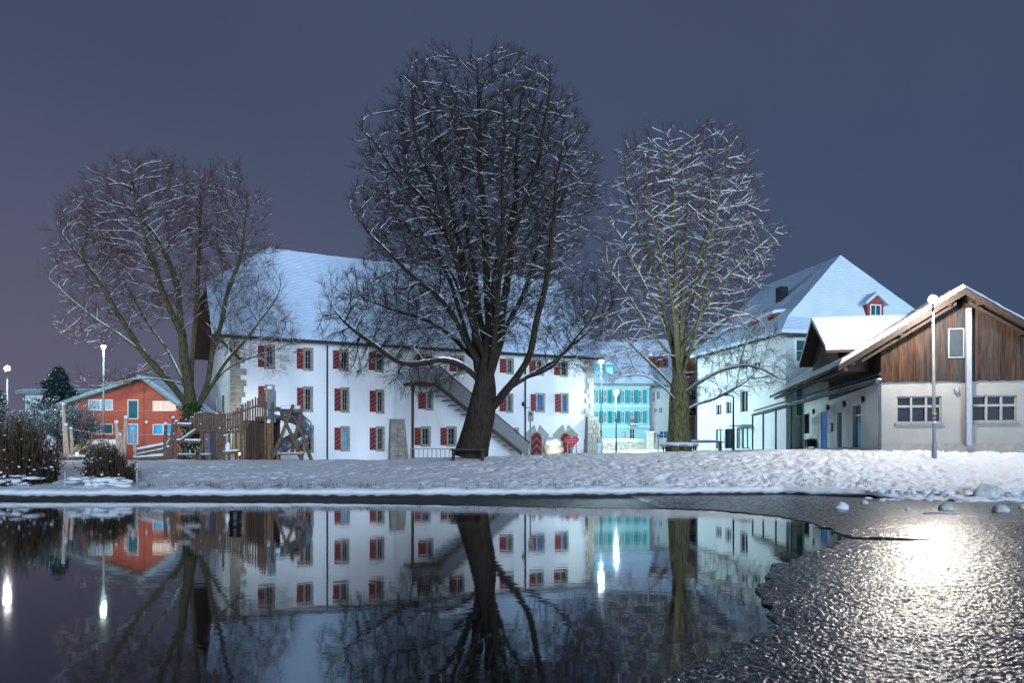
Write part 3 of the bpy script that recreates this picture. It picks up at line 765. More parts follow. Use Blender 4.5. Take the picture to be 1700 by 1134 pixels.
# gable walls and back
def gable_poly(x): return [(x, 0, 0), (x, DW, 0), (x, DW, HE), (x, DW - 4.6, HE + 4.9), (x, 4.6, HE + 4.9), (x, 0, HE)]
slit = [(3.2, 3.6, 1.0, 5.0), (8.2, 8.7, 1.0, 5.0), (3.2, 3.6, 6.0, 7.6), (8.2, 8.7, 6.0, 7.6)]
mb.face(gable_poly(LW)); mb.face([(0, DW, 0), (LW, DW, 0), (LW, DW, HE), (0, DW, HE)])
mb.build('wall', plaster_white, wb)
mb = MB(); pierced(mb, (0, DW, 0), (0, -1, 0), DW, HE, [(DW - b, DW - a, c, d) for a, b, c, d in slit], (1, 0, 0), .25); mb.build('gable_wall', plaster_white, wb)
mb = MB().face([(0, 0, HE), (0, DW, HE), (0, DW - 4.6, HE + 4.4), (0, 4.6, HE + 4.4)]);
g = MB(); g.prism([(-.05, 0.1, HE), (-.05, DW - .1, HE), (-.05, DW - 4.6, HE + 4.4), (-.05, 4.6, HE + 4.4)], (.3, 0, 0)); g.build('timber_gable', wood_warm, wb)
for a, b, c, d in slit: bx('slit_window', glass_dark, wb, .2, .24, a, b, c, d)
for (h, sh, z0, z1, gl, bars) in wins:
    window(wb, *h, gl, stone_grey if h[0] > W.u(690) else sandstone, .17, (2, 3), frame_grey)
    if sh: shutter(wb, W.u(sh), h[0] - .17, z0 + .12, z1 - .12)
# roof
ov = .75; RH = 17.0; ry = DW / 2; hip = 3.6
def rz(y): return HE + (RH - HE) * (y) / ry
ex0, ex1 = -1.3, LW + .6
ze = HE - .25
A0, A1 = (ex0, -ov, ze), (ex1, -ov, ze)
Hz = 13.0; fy = ry * (Hz - HE) / (RH - HE)
rf = MB()
rf.prism([A0, A1, (ex1, ry, RH), (hip, ry, RH), (ex0, fy, Hz)], (0, 0, -.22))
rf.prism([(ex0, DW + ov, ze), (ex0, DW - fy, Hz), (hip, ry, RH), (ex1, ry, RH), (ex1, DW + ov, ze)], (0, 0, -.22))
rf.prism([(ex0, fy, Hz), (hip, ry, RH), (ex0, DW - fy, Hz)], (0, 0, -.22))
roof = rf.build('roof', wood_dark, wb)
# snow over the front slope as an uneven sheet
def slope_snow(parent, uv2p, nu, nv, th, amp, mtl=snow_roof, bend=0, clip=None):
    mb = MB()
    for j in range(nv + 1):
        for i in range(nu + 1):
            p = Vector(uv2p(i / nu, j / nv)); e = i in (0, nu) or j == 0
            h = 0.01 if e else th + amp * (nz(p * .35) * 1.2 + nz(p * 1.1) * .7 + nz(p * 3.1) * .35)
            mb.v.append((p.x, p.y - (0.04 * nz(p * 2) if e else 0), p.z + h))
    for j in range(nv):
        for i in range(nu):
            k = j * (nu + 1) + i; mb.f.append((k, k + 1, k + nu + 2, k + nu + 1))
    return mb.build('snow', mtl, parent, smooth=True)
def front(u, v):
    xl = ex0 if v < (fy + ov) / (ry + ov) else ex0 + (hip - ex0) * ((v * (ry + ov) - ov) - fy) / (ry - fy)
    x = xl + (ex1 - xl) * u; y = -ov - .05 + (ry + ov) * v
    return (x, y, ze + (RH - ze) * (y + ov) / (ry + ov))
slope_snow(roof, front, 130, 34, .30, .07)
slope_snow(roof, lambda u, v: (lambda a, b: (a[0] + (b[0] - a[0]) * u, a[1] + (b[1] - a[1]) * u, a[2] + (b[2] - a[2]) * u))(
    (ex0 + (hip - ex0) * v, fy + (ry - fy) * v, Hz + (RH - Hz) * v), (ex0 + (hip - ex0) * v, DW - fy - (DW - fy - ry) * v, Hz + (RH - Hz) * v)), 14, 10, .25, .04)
bx('gutter', metal_dark, wb, ex0, ex1, -ov - .16, -ov - .02, ze - .18, ze - .03)
# eave boards and braces at the left corner
mb = MB(); mb.prism([(-.9, -.35, ze - .25), (-.9, -.12, ze - .25), (.6, -.12, ze - 1.7), (.6, -.35, ze - 1.7)], (.22, 0, 0)); mb.build('brace', wood_dark, wb)
# quoins: left corner, right corner
random.seed(9)
def quoins(x, sgn, z0, z1, wmin, wmax, parent, y=-.06):
    z = z0; k = 0
    while z < z1:
        h = random.uniform(.32, .52); wd = random.uniform(wmin, wmax) * (1.25 if k % 2 else .85)
        a, b = (x, x + wd) if sgn > 0 else (x - wd, x)
        bx('quoin_stone', sandstone if k % 3 else masonry, parent, a, b, y + random.uniform(-.02, .02), .01, z + .012, min(z + h, z1) - .012); z += h; k += 1
quoins(-.02, 1, 2.3, HE - .6, .75, 1.15, wb)
quoins(LW + .02, -1, .2, HE - .5, .45, .8, wb)
def buttress(x0, x1, x0t, x1t, h, parent, yb=-.9, yt=-.35, m_=None, courses=9):
    b_ = MB()
    b_.prism([(x0, yb + .05, -.3), (x1, yb + .05, -.3), (x1t, yt + .05, h), (x0t, yt + .05, h)], (0, abs(yt) , 0))
    bt = b_.build('buttress', mortar, parent)
    random.seed(int(x0 * 10))
    for c in range(courses):
        za, zb = h * c / courses, h * (c + 1) / courses; u = 0.0; tot = 1.0; cuts = [0]
        while cuts[-1] < .82: cuts.append(min(1, cuts[-1] + random.uniform(.28, .5)))
        if cuts[-1] < 1: cuts.append(1)
        for c0, c1 in zip(cuts, cuts[1:]):
            f0, f1 = za / h, zb / h
            L0, R0 = x0 + (x0t - x0) * f0, x1 + (x1t - x1) * f0; L1, R1 = x0 + (x0t - x0) * f1, x1 + (x1t - x1) * f1
            y0 = yb + (yt - yb) * f0; y1 = yb + (yt - yb) * f1; g_ = .018; o_ = random.uniform(-.03, .02)
            MB().prism([(L0 + (R0 - L0) * c0 + g_, y0 + o_, za + g_), (L0 + (R0 - L0) * c1 - g_, y0 + o_, za + g_), (L1 + (R1 - L1) * c1 - g_, y1 + o_, zb - g_), (L1 + (R1 - L1) * c0 + g_, y1 + o_, zb - g_)], (0, .12, 0)).build('stone', random.choice([masonry, sandstone, masonry]), bt)
    return bt
buttress(W.u(641), W.u(673), W.u(647), W.u(669.5), W.z(696, W.u(657)), wb)
buttress(W.u(383), W.u(406), W.u(386), W.u(404), W.z(700, 0), wb, courses=8)
buttress(LW - 1.2, LW + .55, LW - .8, LW + .25, W.z(692, LW), wb, courses=10)
# downpipes
for px, pt in [(542.8, 585), (871, 640)]:
    u = W.u(px); bx('downpipe', metal_dark, wb, u - .055, u + .055, -.17, -.06, -.3, HE - .5 if px < 600 else 8.6)
# arched doors with stone surrounds and chevrons
for i_, (a0, a1, zt) in enumerate(doors):
    um = (a0 + a1) / 2; r = (a1 - a0) / 2; zs = zt - r
    arch = [(a0, 0)] + [(um - r * math.cos(math.pi * k / 10), zs + r * math.sin(math.pi * k / 10)) for k in range(11)] + [(a1, 0)]
    d_ = MB().prism([(x, -.09, z) for x, z in arch], (0, .12, 0)).build('arched_door', shutter_black, wb)
    for k in range(4):
        zb = zs * (.02 + .34 * k); th = .24
        for sg in (-1, 1):
            x_e = um + sg * (r - .04); q = [(um, zb + r * .95), (um, zb + r * .95 + th), (x_e, zb + th - .02), (x_e, zb)]
            q = [(x, min(max(z, .03), zt - .05 - .35 * abs(x - um))) for x, z in q]
            MB().prism([(x, -.112, z) for x, z in q], (0, .02, 0)).build('chevron', shutter_red, d_)
    s0, s1 = (W.u(870.5), W.u(911.5)) if i_ == 0 else (W.u(917.7), W.u(959.5))
    zm = W.z(722, um); zp = W.z(705, um); wd = s1 - s0
    L_s = [(s0, zm), (s0 + wd * .40, zp), (s0 + wd * .455, zp - .5), (um, zp - .62)]
    outer = [(s0 + wd * .12, zm - .8), *L_s, (s1 - wd * .455, zp - .5), (s1 - wd * .40, zp), (s1, zm), (s1 - wd * .12, zm - .8), (s1 - wd * .22, zm - 1.4), (a1 + .25, 0)]
    inner = [(a1 + .02, 0)] + [(x, z) for x, z in arch[::-1][1:-1]] + [(a0 - .02, 0), (a0 - .25, 0), (s0 + wd * .22, zm - 1.4)]
    pl = outer + inner
    sb = MB().prism([(x, -.055, z) for x, z in pl], (0, .05, 0)).build('door_surround', stone_grey, wb)

# covered outside staircase (own thing: boarded parapet climbing to the landing)
st = W.root('outside_staircase', 'grey boarded staircase climbing left across the white facade behind the tallest tree', 'staircase')
def S(px, py, dy=-1.8): u = W.u(px, dy); return Vector((u, dy, W.z(py, u, dy)))
n_b = 62
for k in range(n_b):
    f0, f1 = k / n_b, (k + .86) / n_b
    tl = S(730, 610).lerp(S(878, 737), f0); tr_ = S(730, 610).lerp(S(878, 737), f1); bl = S(722, 641).lerp(S(867, 753), f0); br = S(722, 641).lerp(S(867, 753), f1)
    bl.x = tl.x; br.x = tr_.x
    lo0 = S(700, 622).lerp(S(867, 756), (tl.x - S(700, 622).x) / (S(867, 756).x - S(700, 622).x)); lo1 = S(700, 622).lerp(S(867, 756), (tr_.x - S(700, 622).x) / (S(867, 756).x - S(700, 622).x))
    bl.z = lo0.z + .25; br.z = lo1.z + .25
    MB().prism([tuple(bl), tuple(br), tuple(tr_), tuple(tl)], (0, .04, 0)).build('board', wood_grey, st)
mb = MB(); a, b = S(694, 617.5), S(867, 756); mb.prism([tuple(a), tuple(b), (b.x, b.y, b.z + .35), (a.x, a.y, a.z + .35)], (0, .16, 0)); mb.build('stringer', wood_brown, st)
mb = MB(); a, b = S(728, 607), S(880, 737); mb.prism([tuple(a), tuple(b), (b.x, b.y, b.z + .10), (a.x, a.y, a.z + .10)], (0, .14, 0)); mb.build('handrail', wood_dark, st)
lx0, lx1 = S(684, 620).x, S(732, 620).x; zt_, zb_ = S(700, 608).z, S(700, 635).z
n_l = 18
for k in range(n_l):
    x = lx0 + (lx1 - lx0) * k / n_l; bx('board', wood_grey, st, x, x + (lx1 - lx0) / n_l * .86, -1.85, -1.80, zb_, zt_)
bx('landing', wood_brown, st, lx0 - .1, lx1 + .15, -1.9, 0, zb_ - .15, zb_)
bx('landing_post', wood_brown, st, lx0 - .02, lx0 + .14, -1.86, -1.7, 0, zb_ - .15)
for k in range(16):
    a, b = S(700, 634).lerp(S(867, 756), k / 16), S(700, 634).lerp(S(867, 756), (k + 1) / 16)
    bx('tread', wood_grey, st, a.x, b.x + .02, -1.62, -.45, a.z + .05, a.z + .13)

# ============ red house
RHs = Frame(110, 57, -2, 1.15)
rh = RHs.root('red_house', 'red gabled house with pale framed windows at far left, two windows lit', 'house')
def rU(px): return RHs.u(px)
def rZ(py, px): return RHs.z(py, RHs.u(px))
red_wall = mat('red_wall', (.36, .080, .050), .85, .12, 1.0, .006, 20)
glass_lit = mat('glass_lit', (.5, .38, .3), .5, .15, 4, emit=.42, ecol=(1., .60, .42))
glass_pale = mat('glass_pale', (.28, .36, .38), .4, .15, 4, emit=.07, ecol=(.55, .75, .85))
glass_teal = mat('glass_teal', (.02, .09, .11), .15, .3, 2, spec=.6, emit=.03, ecol=(.1, .6, .7))
xl, xr, xm = rU(122), rU(305), rU(243); pk = rZ(630, 243); zl = rZ(668, 122); zr = rZ(672, 305)
hl = [(rU(148), rU(186.5), rZ(680.5, 165), rZ(664.5, 165), glass_pale, 2), (rU(213.5), rU(229), rZ(695, 220), rZ(665, 220), glass_teal, 1), (rU(255), rU(292), rZ(681.6, 270), rZ(667, 270), glass_lit, 3),
      (rU(148), rU(186.5), rZ(720.5, 165), rZ(705, 165), glass_teal, 2), (rU(213), rU(228.5), rZ(737, 220), rZ(705, 220), glass_cyan, 1), (rU(255), rU(286), rZ(721, 270), rZ(705.5, 270), glass_cyan, 2)]
mb = MB(); Hr = min(zl, zr)
pierced(mb, (xl, 0, 0), (1, 0, 0), xr - xl, Hr, [(a - xl, b - xl, c, d) for a, b, c, d, e, f in hl if d < Hr], (0, 1, 0), .15)
mb.prism([(xl, 0, Hr), (xr, 0, Hr), (xr, 0, zr), (xm, 0, pk), (xl, 0, zl)], (0, .1, 0))
mb.face([(xr, 0, 0), (xr, 3.5, 0), (xr, 3.5, zr), (xr, 0, zr)]); mb.face([(xl, 0, 0), (xl, 3.5, 0), (xl, 3.5, zl), (xl, 0, zl)])
mb.build('wall', red_wall, rh)
for a, b, c, d, gl, nb in hl:
    if d < Hr:
        ring(MB(), a, b, c, d, .045, -.03, .02).build('window', white_paint, rh)
        bx('pane', gl, rh.children[-1], a, b, .1, .12, c, d)
        for k in range(1, nb): bx('mullion', white_paint, rh.children[-1], a + (b - a) * k / nb - .03, a + (b - a) * k / nb + .03, .03, .09, c, d)
    else:
        wdw = ring(MB(), a, b, c, d, .045, -.05, .0).build('window', white_paint, rh); bx('pane', gl, wdw, a, b, -.03, -.002, c, d)
        for k in range(1, nb): bx('mullion', white_paint, wdw, a + (b - a) * k / nb - .03, a + (b - a) * k / nb + .03, -.045, -.032, c, d)
roof_teal = mat('eave_board', (.16, .21, .22), .7, .15, 4)
el = (rU(104), -.9, rZ(672, 104)); er = (rU(316), -.9, rZ(681, 316)); pkp = (xm, -.9, pk + .18)
r1 = MB().prism([el, pkp, (pkp[0], 4.5, pkp[2]), (el[0], 4.5, el[2])], (0, 0, -.20)).build('roof', roof_teal, rh)
r2 = MB().prism([pkp, er, (er[0], 4.5, er[2]), (pkp[0], 4.5, pkp[2])], (0, 0, -.20)).build('roof', roof_teal, rh)
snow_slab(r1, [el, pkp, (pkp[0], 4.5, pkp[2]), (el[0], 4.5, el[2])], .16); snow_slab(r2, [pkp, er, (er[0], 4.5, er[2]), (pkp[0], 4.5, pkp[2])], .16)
band_m = mat('band_pink', (.42, .22, .20), .8, .1, 3)
bx('floor_band', band_m, rh, xl, xr, -.02, .0, rZ(681.9, 240) - .015, rZ(681.9, 240) + .02)
bx('floor_band', band_m, rh, xl, xr, -.02, .0, rZ(722, 240) - .015, rZ(722, 240) + .02)
emit_white = mat('lamp_glow_small', (1, 1, 1), .5, .01, 1, emit=14, ecol=(1, .93, .82))
MB().blob((rU(297.5), -.16, rZ(670, 297)), .11, .11, .14, 8, 6, 0).build('wall_lamp', emit_white, rh)
MB().blob((rU(244), -.08, rZ(701, 244)), .1, .07, .1, 8, 6, 0).build('wall_lamp', white_paint, rh)

# ============ flat pale house at far left
FL = Frame(42, 80, 0, 1.3)
fl = FL.root('flat_roofed_house', 'pale flat roofed house behind the frosted bushes at far left', 'house')
x1_ = FL.u(150); zt_ = FL.z(655, 0)
plaster_pale = mat('plaster_pale', (.5, .54, .55), .9, .06, 1)
hs = [(FL.u(45), FL.u(55), FL.z(668, 0), FL.z(660, 0)), (FL.u(70), FL.u(82), FL.z(680, 0), FL.z(664, 0)), (FL.u(98), FL.u(110), FL.z(680, 0), FL.z(664, 0))]
mb = MB(); pierced(mb, (0, 0, 0), (1, 0, 0), x1_, zt_, hs, (0, 1, 0), .2); mb.face([(0, 0, 0), (0, 9, 0), (0, 9, zt_), (0, 0, zt_)]); mb.build('wall', plaster_pale, fl)
for k, h in enumerate(hs): window(fl, *h, glass_pale if k == 0 else glass_dark, None, bars=(2, 1))
rr_ = bx('roof', roof_teal, fl, -.6, x1_ + .6, -.7, 9.5, zt_, zt_ + .35); snow_slab(rr_, [(-.6, -.7, zt_ + .35), (x1_ + .6, -.7, zt_ + .35), (x1_ + .6, 9.5, zt_ + .4), (-.6, 9.5, zt_ + .4)], .22)

# ============ teal house with shutters (behind the plaza)
teal_wall = mat('teal_wall', (.34, .62, .66), .85, .08, 1.2)
teal_trim = mat('teal_trim', (.55, .74, .74), .8, .05, 2)
teal_shutter = mat('teal_shutter', (.03, .30, .33), .6, .12, 3)
TH = Frame(975, 88, 2, 2.2)
th_ = TH.root('teal_house', 'teal house with two rows of green shutters behind the plaza street lamp', 'house')
Lt = TH.u(1078); zt_ = TH.z(637, 3)
ths = []
cxs = [991, 1005, 1020.5, 1034, 1049, 1063.5]
for k, (pt, pb) in enumerate([(648, 669), (683.5, 702)]):
    for cx in cxs: ths.append((TH.u(cx - 2.6), TH.u(cx + 2.6), TH.z(pb, 4), TH.z(pt, 4)))
ths += [(TH.u(1031), TH.u(1034.5), TH.z(728, 4), TH.z(716, 4)), (TH.u(1036), TH.u(1040), TH.z(728, 4), TH.z(716, 4)), (TH.u(1045.5), TH.u(1054), TH.z(729, 4), TH.z(712, 4)), (TH.u(995), TH.u(1001), TH.z(726, 4), TH.z(714, 4))]
mb = MB(); pierced(mb, (0, 0, 0), (1, 0, 0), Lt, zt_, ths, (0, 1, 0), .2); mb.face([(Lt, 0, 0), (Lt, 10, 0), (Lt, 10, zt_), (Lt, 0, zt_)]); mb.build('wall', teal_wall, th_)
for h in ths:
    wd_ = window(th_, *h, glass_dark, None, bars=(2, 2))
for h in ths[:12]:
    for a, b in ((h[0] - .50, h[0] - .04), (h[1] + .04, h[1] + .50)): bx('shutter', teal_shutter, th_, a, b, -.09, -.03, h[2] - .03, h[3] + .03)
for py in (675, 709, 642): bx('cornice', teal_trim, th_, -.1, Lt + .1, -.16, -.005, TH.z(py, 4) - .12, TH.z(py, 4) + .16)
cu = (TH.u(1022)); ped = [(TH.u(998), TH.z(637, 4)), (TH.u(1014), TH.z(630.5, 4)), (TH.u(1028), TH.z(628.5, 4)), (TH.u(1044), TH.z(631.5, 4)), (TH.u(1056), TH.z(637, 4))]
MB().prism([(x, -.15, z) for x, z in ped], (0, .5, 0)).build('pediment', teal_trim, th_)
rt = MB().prism([(-1, -.8, zt_), (Lt + .6, -.8, zt_), (Lt + .2, 5, zt_ + 5.5), (0, 5, zt_ + 5.5)], (0, 0, -.25)).build('roof', roof_teal, th_)
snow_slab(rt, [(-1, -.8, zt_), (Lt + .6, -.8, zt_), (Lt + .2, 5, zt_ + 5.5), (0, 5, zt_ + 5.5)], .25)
for px in (995, 1012):
    u = TH.u(px); d_ = bx('dormer', teal_shutter, th_, u - .6, u + .6, .2, 3, zt_ + .6, zt_ + 2.1); bx('pane', glass_cyan, d_, u - .4, u + .4, .16, .19, zt_ + .8, zt_ + 1.9)
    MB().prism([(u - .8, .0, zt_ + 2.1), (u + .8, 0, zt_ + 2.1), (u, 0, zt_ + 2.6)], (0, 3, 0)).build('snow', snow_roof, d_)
bal = bx('balcony', teal_trim, th_, TH.u(1043), TH.u(1056), -.9, 0, TH.z(706, 4), TH.z(704, 4)); 
flag_red = mat('flag_red', (.6, .03, .03), .7, .1, 2)
MB().prism([(TH.u(1047), -.92, TH.z(701, 4)), (TH.u(1051), -.92, TH.z(701, 4)), (TH.u(1051), -.92, TH.z(696, 4)), (TH.u(1047), -.92, TH.z(696, 4))], (0, .02, 0)).build('flag', flag_red, bal)

# ============ white gabled house right of teal, partly behind the right tree
WH = Frame(1078, 90, 1, 2.2)
wh = WH.root('small_white_house', 'pale blue white house between the teal house and the orange one', 'house')
Lx = WH.u(1136); zt_ = WH.z(640, 2)
hs = [(WH.u(1083), WH.u(1088), WH.z(668, 2), WH.z(650, 2)), (WH.u(1088.5 + 2), WH.u(1096), WH.z(663, 2), WH.z(650, 2)), (WH.u(1086), WH.u(1091), WH.z(685, 2), WH.z(678, 2)), (WH.u(1094), WH.u(1100), WH.z(686, 2), WH.z(677, 2)), (WH.u(1085), WH.u(1089), WH.z(736, 2), WH.z(718, 2)), (WH.u(1095), WH.u(1109), WH.z(728, 2), WH.z(716, 2))]
mb = MB(); pierced(mb, (0, 0, 0), (1, 0, 0), Lx, zt_, hs, (0, 1, 0), .2); mb.build('wall', plaster_white, wh)
for h in hs: window(wh, *h, glass_blue, None, bars=(2, 2))
for py in (690, 704): bx('cornice', teal_trim, wh, .3, WH.u(1090), -.1, 0, WH.z(py, 2), WH.z(py, 2) + .12)
rt = MB().prism([(-.5, -.7, zt_), (Lx + .3, -.7, zt_), (Lx + .3, 6, zt_ + 6.2), (-.5, 6, zt_ + 6.2)], (0, 0, -.25)).build('roof', roof_teal, wh)
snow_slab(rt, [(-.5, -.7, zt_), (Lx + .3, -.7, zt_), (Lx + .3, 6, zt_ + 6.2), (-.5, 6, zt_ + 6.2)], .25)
for px in (1083, 1096, 1108):
    u = WH.u(px); d_ = bx('dormer', brick_red, wh, u - .35, u + .35, 1.3, 4, zt_ + 2.2, zt_ + 3.5); bx('pane', glass_dark, d_, u - .2, u + .2, 1.25, 1.29, zt_ + 2.4, zt_ + 3.3)
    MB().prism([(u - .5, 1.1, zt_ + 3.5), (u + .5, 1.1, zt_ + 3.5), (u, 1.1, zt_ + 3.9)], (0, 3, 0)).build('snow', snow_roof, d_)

# ============ orange house
OH = Frame(1128, 96, 4, 2.3)
oh = OH.root('orange_house', 'tall narrow orange gabled house seen behind the right tree', 'house')
orange_wall = mat('orange_wall', (.62, .33, .12), .85, .1, 1.5)
Lx = OH.u(1154); zg = OH.z(600, 1); zp = OH.z(568, 1)
mb = MB(); mb.prism([(0, 0, 1.9), (Lx, 0, 1.9), (Lx, 0, zg), (Lx * .9, 0, zp), (Lx * .1, 0, zg)], (0, 8, 0)); mb.build('wall', orange_wall, oh)
bx('plinth', plaster_pale, oh, 0, Lx, -.1, 8, -.3, 1.9)
for pt, pb in ((648, 664), (676, 690)):
    window_z = (OH.z(pb, 1), OH.z(pt, 1)); a = OH.u(1144)
    w_ = ring(MB(), a, a + .8, *window_z, .08, -.08, -.002).build('window', white_paint, oh); bx('pane', glass_dark, w_, a, a + .8, -.05, -.003, *window_z)
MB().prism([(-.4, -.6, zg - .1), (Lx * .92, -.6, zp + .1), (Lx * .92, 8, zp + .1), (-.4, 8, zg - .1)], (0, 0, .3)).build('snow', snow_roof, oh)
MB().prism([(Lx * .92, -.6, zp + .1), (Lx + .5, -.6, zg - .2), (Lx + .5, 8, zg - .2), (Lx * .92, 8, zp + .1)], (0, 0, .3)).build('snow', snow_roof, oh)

# ============ tall hipped house
T = Frame(1305, 62, 10.8, 2.0)
tb = T.root('tall_hipped_house', 'tall house with steep snowy hipped roof and red dormers behind the wooden barn', 'house')
wall_gw = mat('wall_pale_green', (.50, .62, .60), .9, .06, 1.5)
DT = T.v(1158); WT = 14.5; HT_ = T.z(553, 0)
# front (local y=0)
fh = [(T.u(1322), T.u(1342), T.z(600, .8), T.z(564, .8)), (T.u(1322), T.u(1342), T.z(690, .8), T.z(640, .8))]
mb = MB(); pierced(mb, (0, 0, 0), (1, 0, 0), WT, HT_, fh, (0, 1, 0), .2); mb.face([(WT, 0, 0), (WT, DT, 0), (WT, DT, HT_), (WT, 0, HT_)]); mb.build('front_wall', wall_gw, tb)
for h in fh: window(tb, *h, glass_teal, white_paint, .22, bars=(1, 2))
# left side wall (x=0), openings placed by column
def tv(px): return T.v(px, 0)
def tz(py, v): return T.z(py, 0, v)
so = []
for a, b, t_, b_ in [(1229, 1241.5, 648, 685), (1204.6, 1214, 666, 688), (1188, 1198, 671, 690), (1250, 1262, 600, 616), (1229, 1241, 600, 614), (1204, 1213, 601, 613),
                     (1188, 1200, 713, 745), (1203, 1220, 712, 745), (1222.5, 1229, 711, 745), (1231, 1246, 710, 745)]:
    v0, v1 = tv(b), tv(a); vm = (v0 + v1) / 2; so.append((v0, v1, tz(b_, vm), tz(t_, vm)))
mb = MB(); pierced(mb, (0, DT, 0), (0, -1, 0), DT, HT_, [(DT - b, DT - a, c, d) for a, b, c, d in so], (1, 0, 0), .25); mb.build('side_wall', plaster_white, tb)
glass_shop = mat('glass_shop', (.10, .22, .26), .2, .8, 1.2, spec=.6, emit=1.0, ecol=(.45, .75, .80))
for k, (v0, v1, z0, z1) in enumerate(so):
    wd_ = MB()
    for a0, a1, b0, b1 in ((v0, v0 + .08, z0, z1), (v1 - .08, v1, z0, z1), (v0, v1, z0, z0 + .08), (v0, v1, z1 - .08, z1), ((v0 + v1) / 2 - .04, (v0 + v1) / 2 + .04, z0, z1)): wd_.box(.10, .18, a0, a1, b0, b1)
    wd_ = wd_.build('shop_window' if k > 5 else 'window', metal_dark if k > 5 else white_paint, tb)
    bx('pane', glass_shop if k in (6, 8, 9) else glass_dark, wd_, .2, .22, v0, v1, z0, z1)
# fascia over the shop windows
bx('shop_canopy', wood_grey, tb, -.9, 0, tv(1249), tv(1225), tz(708, tv(1240)), tz(708, tv(1240)) + .12)
# roof: eaves HT_, apex (7.25, 3.7), ridge back
ov = .8; RT = T.z(428, 7.25, 3.73); ax, ay = WT / 2, 3.73; zr0 = HT_ - .1; hz = HT_ + 1.2; hy = .9
E0, E1, E2, E3 = (-ov, -ov, zr0), (WT + ov, -ov, zr0), (WT + ov, DT, zr0), (-ov, DT, zr0)
K0, K1 = (ov * .8, hy, hz), (WT - ov * .8, hy, hz); K2, K3 = (WT - ov * .8, DT, hz), (ov * .8, DT, hz); Ap, Rb = (ax, ay, RT), (ax, DT, RT)
rf = MB()
for q in ([E0, E1, K1, K0], [K0, K1, Ap], [E3, E0, K0, K3], [K3, K0, Ap, Rb], [E1, E2, K2, K1], [K1, K2, Rb, Ap]): rf.prism(q, (0, 0, -.22))
roof = rf.build('roof', wood_dark, tb)
def bil(a, b, c, d):
    a, b, c, d = map(Vector, (a, b, c, d)); return lambda u, v: a.lerp(b, u).lerp(d.lerp(c, u), v)
mb = MB()
def sheet(mb, fn, nu, nv, th=.3, amp=.06, edges=(0, 0, 0, 0)):
    k0 = len(mb.v)
    for j in range(nv + 1):
        for i in range(nu + 1):
            p = Vector(fn(i / nu, j / nv)); h = th + amp * (nz(p * .4) + nz(p * 1.3) * .6 + nz(p * 3.3) * .3)
            mb.v.append((p.x, p.y, p.z + h))
    for j in range(nv):
        for i in range(nu):
            k = k0 + j * (nu + 1) + i; mb.f.append((k, k + 1, k + nu + 2, k + nu + 1))
for q in ([E0, E1, K1, K0], [K0, K1, Ap, Ap], [E3, E0, K0, K3], [K3, K0, Ap, Rb], [E1, E2, K2, K1], [K1, K2, Rb, Ap]):
    sheet(mb, bil(*q), 34, 16, .26, .05)
# eave rim of the snow
for a, b in ((E0, E1), (E3, E0), (E1, E2)):
    a, b = Vector(a), Vector(b); n_ = 30
    for i in range(n_):
        p, q = a.lerp(b, i / n_), a.lerp(b, (i + 1) / n_); mb.face([p, q, q + Vector((0, 0, .27)), p + Vector((0, 0, .27))])
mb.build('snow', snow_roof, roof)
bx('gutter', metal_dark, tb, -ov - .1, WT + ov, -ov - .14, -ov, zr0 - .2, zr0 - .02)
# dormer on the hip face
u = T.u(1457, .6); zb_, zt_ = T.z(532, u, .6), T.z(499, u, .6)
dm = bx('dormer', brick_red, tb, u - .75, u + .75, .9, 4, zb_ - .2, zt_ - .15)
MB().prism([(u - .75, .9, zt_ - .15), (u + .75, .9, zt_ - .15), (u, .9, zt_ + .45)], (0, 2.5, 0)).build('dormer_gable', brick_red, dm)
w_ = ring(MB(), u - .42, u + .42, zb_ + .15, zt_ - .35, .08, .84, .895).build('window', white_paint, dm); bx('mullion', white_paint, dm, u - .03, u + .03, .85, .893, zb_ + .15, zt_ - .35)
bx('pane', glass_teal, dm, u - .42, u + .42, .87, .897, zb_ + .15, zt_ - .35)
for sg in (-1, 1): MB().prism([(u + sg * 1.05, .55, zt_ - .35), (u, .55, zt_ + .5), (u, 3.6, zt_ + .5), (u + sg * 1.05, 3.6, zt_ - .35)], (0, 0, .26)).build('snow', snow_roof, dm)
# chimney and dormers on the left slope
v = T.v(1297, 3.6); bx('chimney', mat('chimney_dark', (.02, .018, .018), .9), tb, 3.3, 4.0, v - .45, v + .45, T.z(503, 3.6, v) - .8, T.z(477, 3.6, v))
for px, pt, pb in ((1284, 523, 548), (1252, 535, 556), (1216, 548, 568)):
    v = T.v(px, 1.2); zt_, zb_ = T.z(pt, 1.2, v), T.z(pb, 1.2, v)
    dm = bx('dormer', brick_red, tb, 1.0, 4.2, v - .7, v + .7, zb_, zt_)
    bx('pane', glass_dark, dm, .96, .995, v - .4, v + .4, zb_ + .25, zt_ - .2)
    MB().prism([(.6, v - 1.0, zt_ - .05), (.6, v + 1.0, zt_ - .05), (5.0, v + 1.0, zt_ + .7), (5.0, v - 1.0, zt_ + .7)], (0, 0, .25)).build('snow', snow_roof, dm)
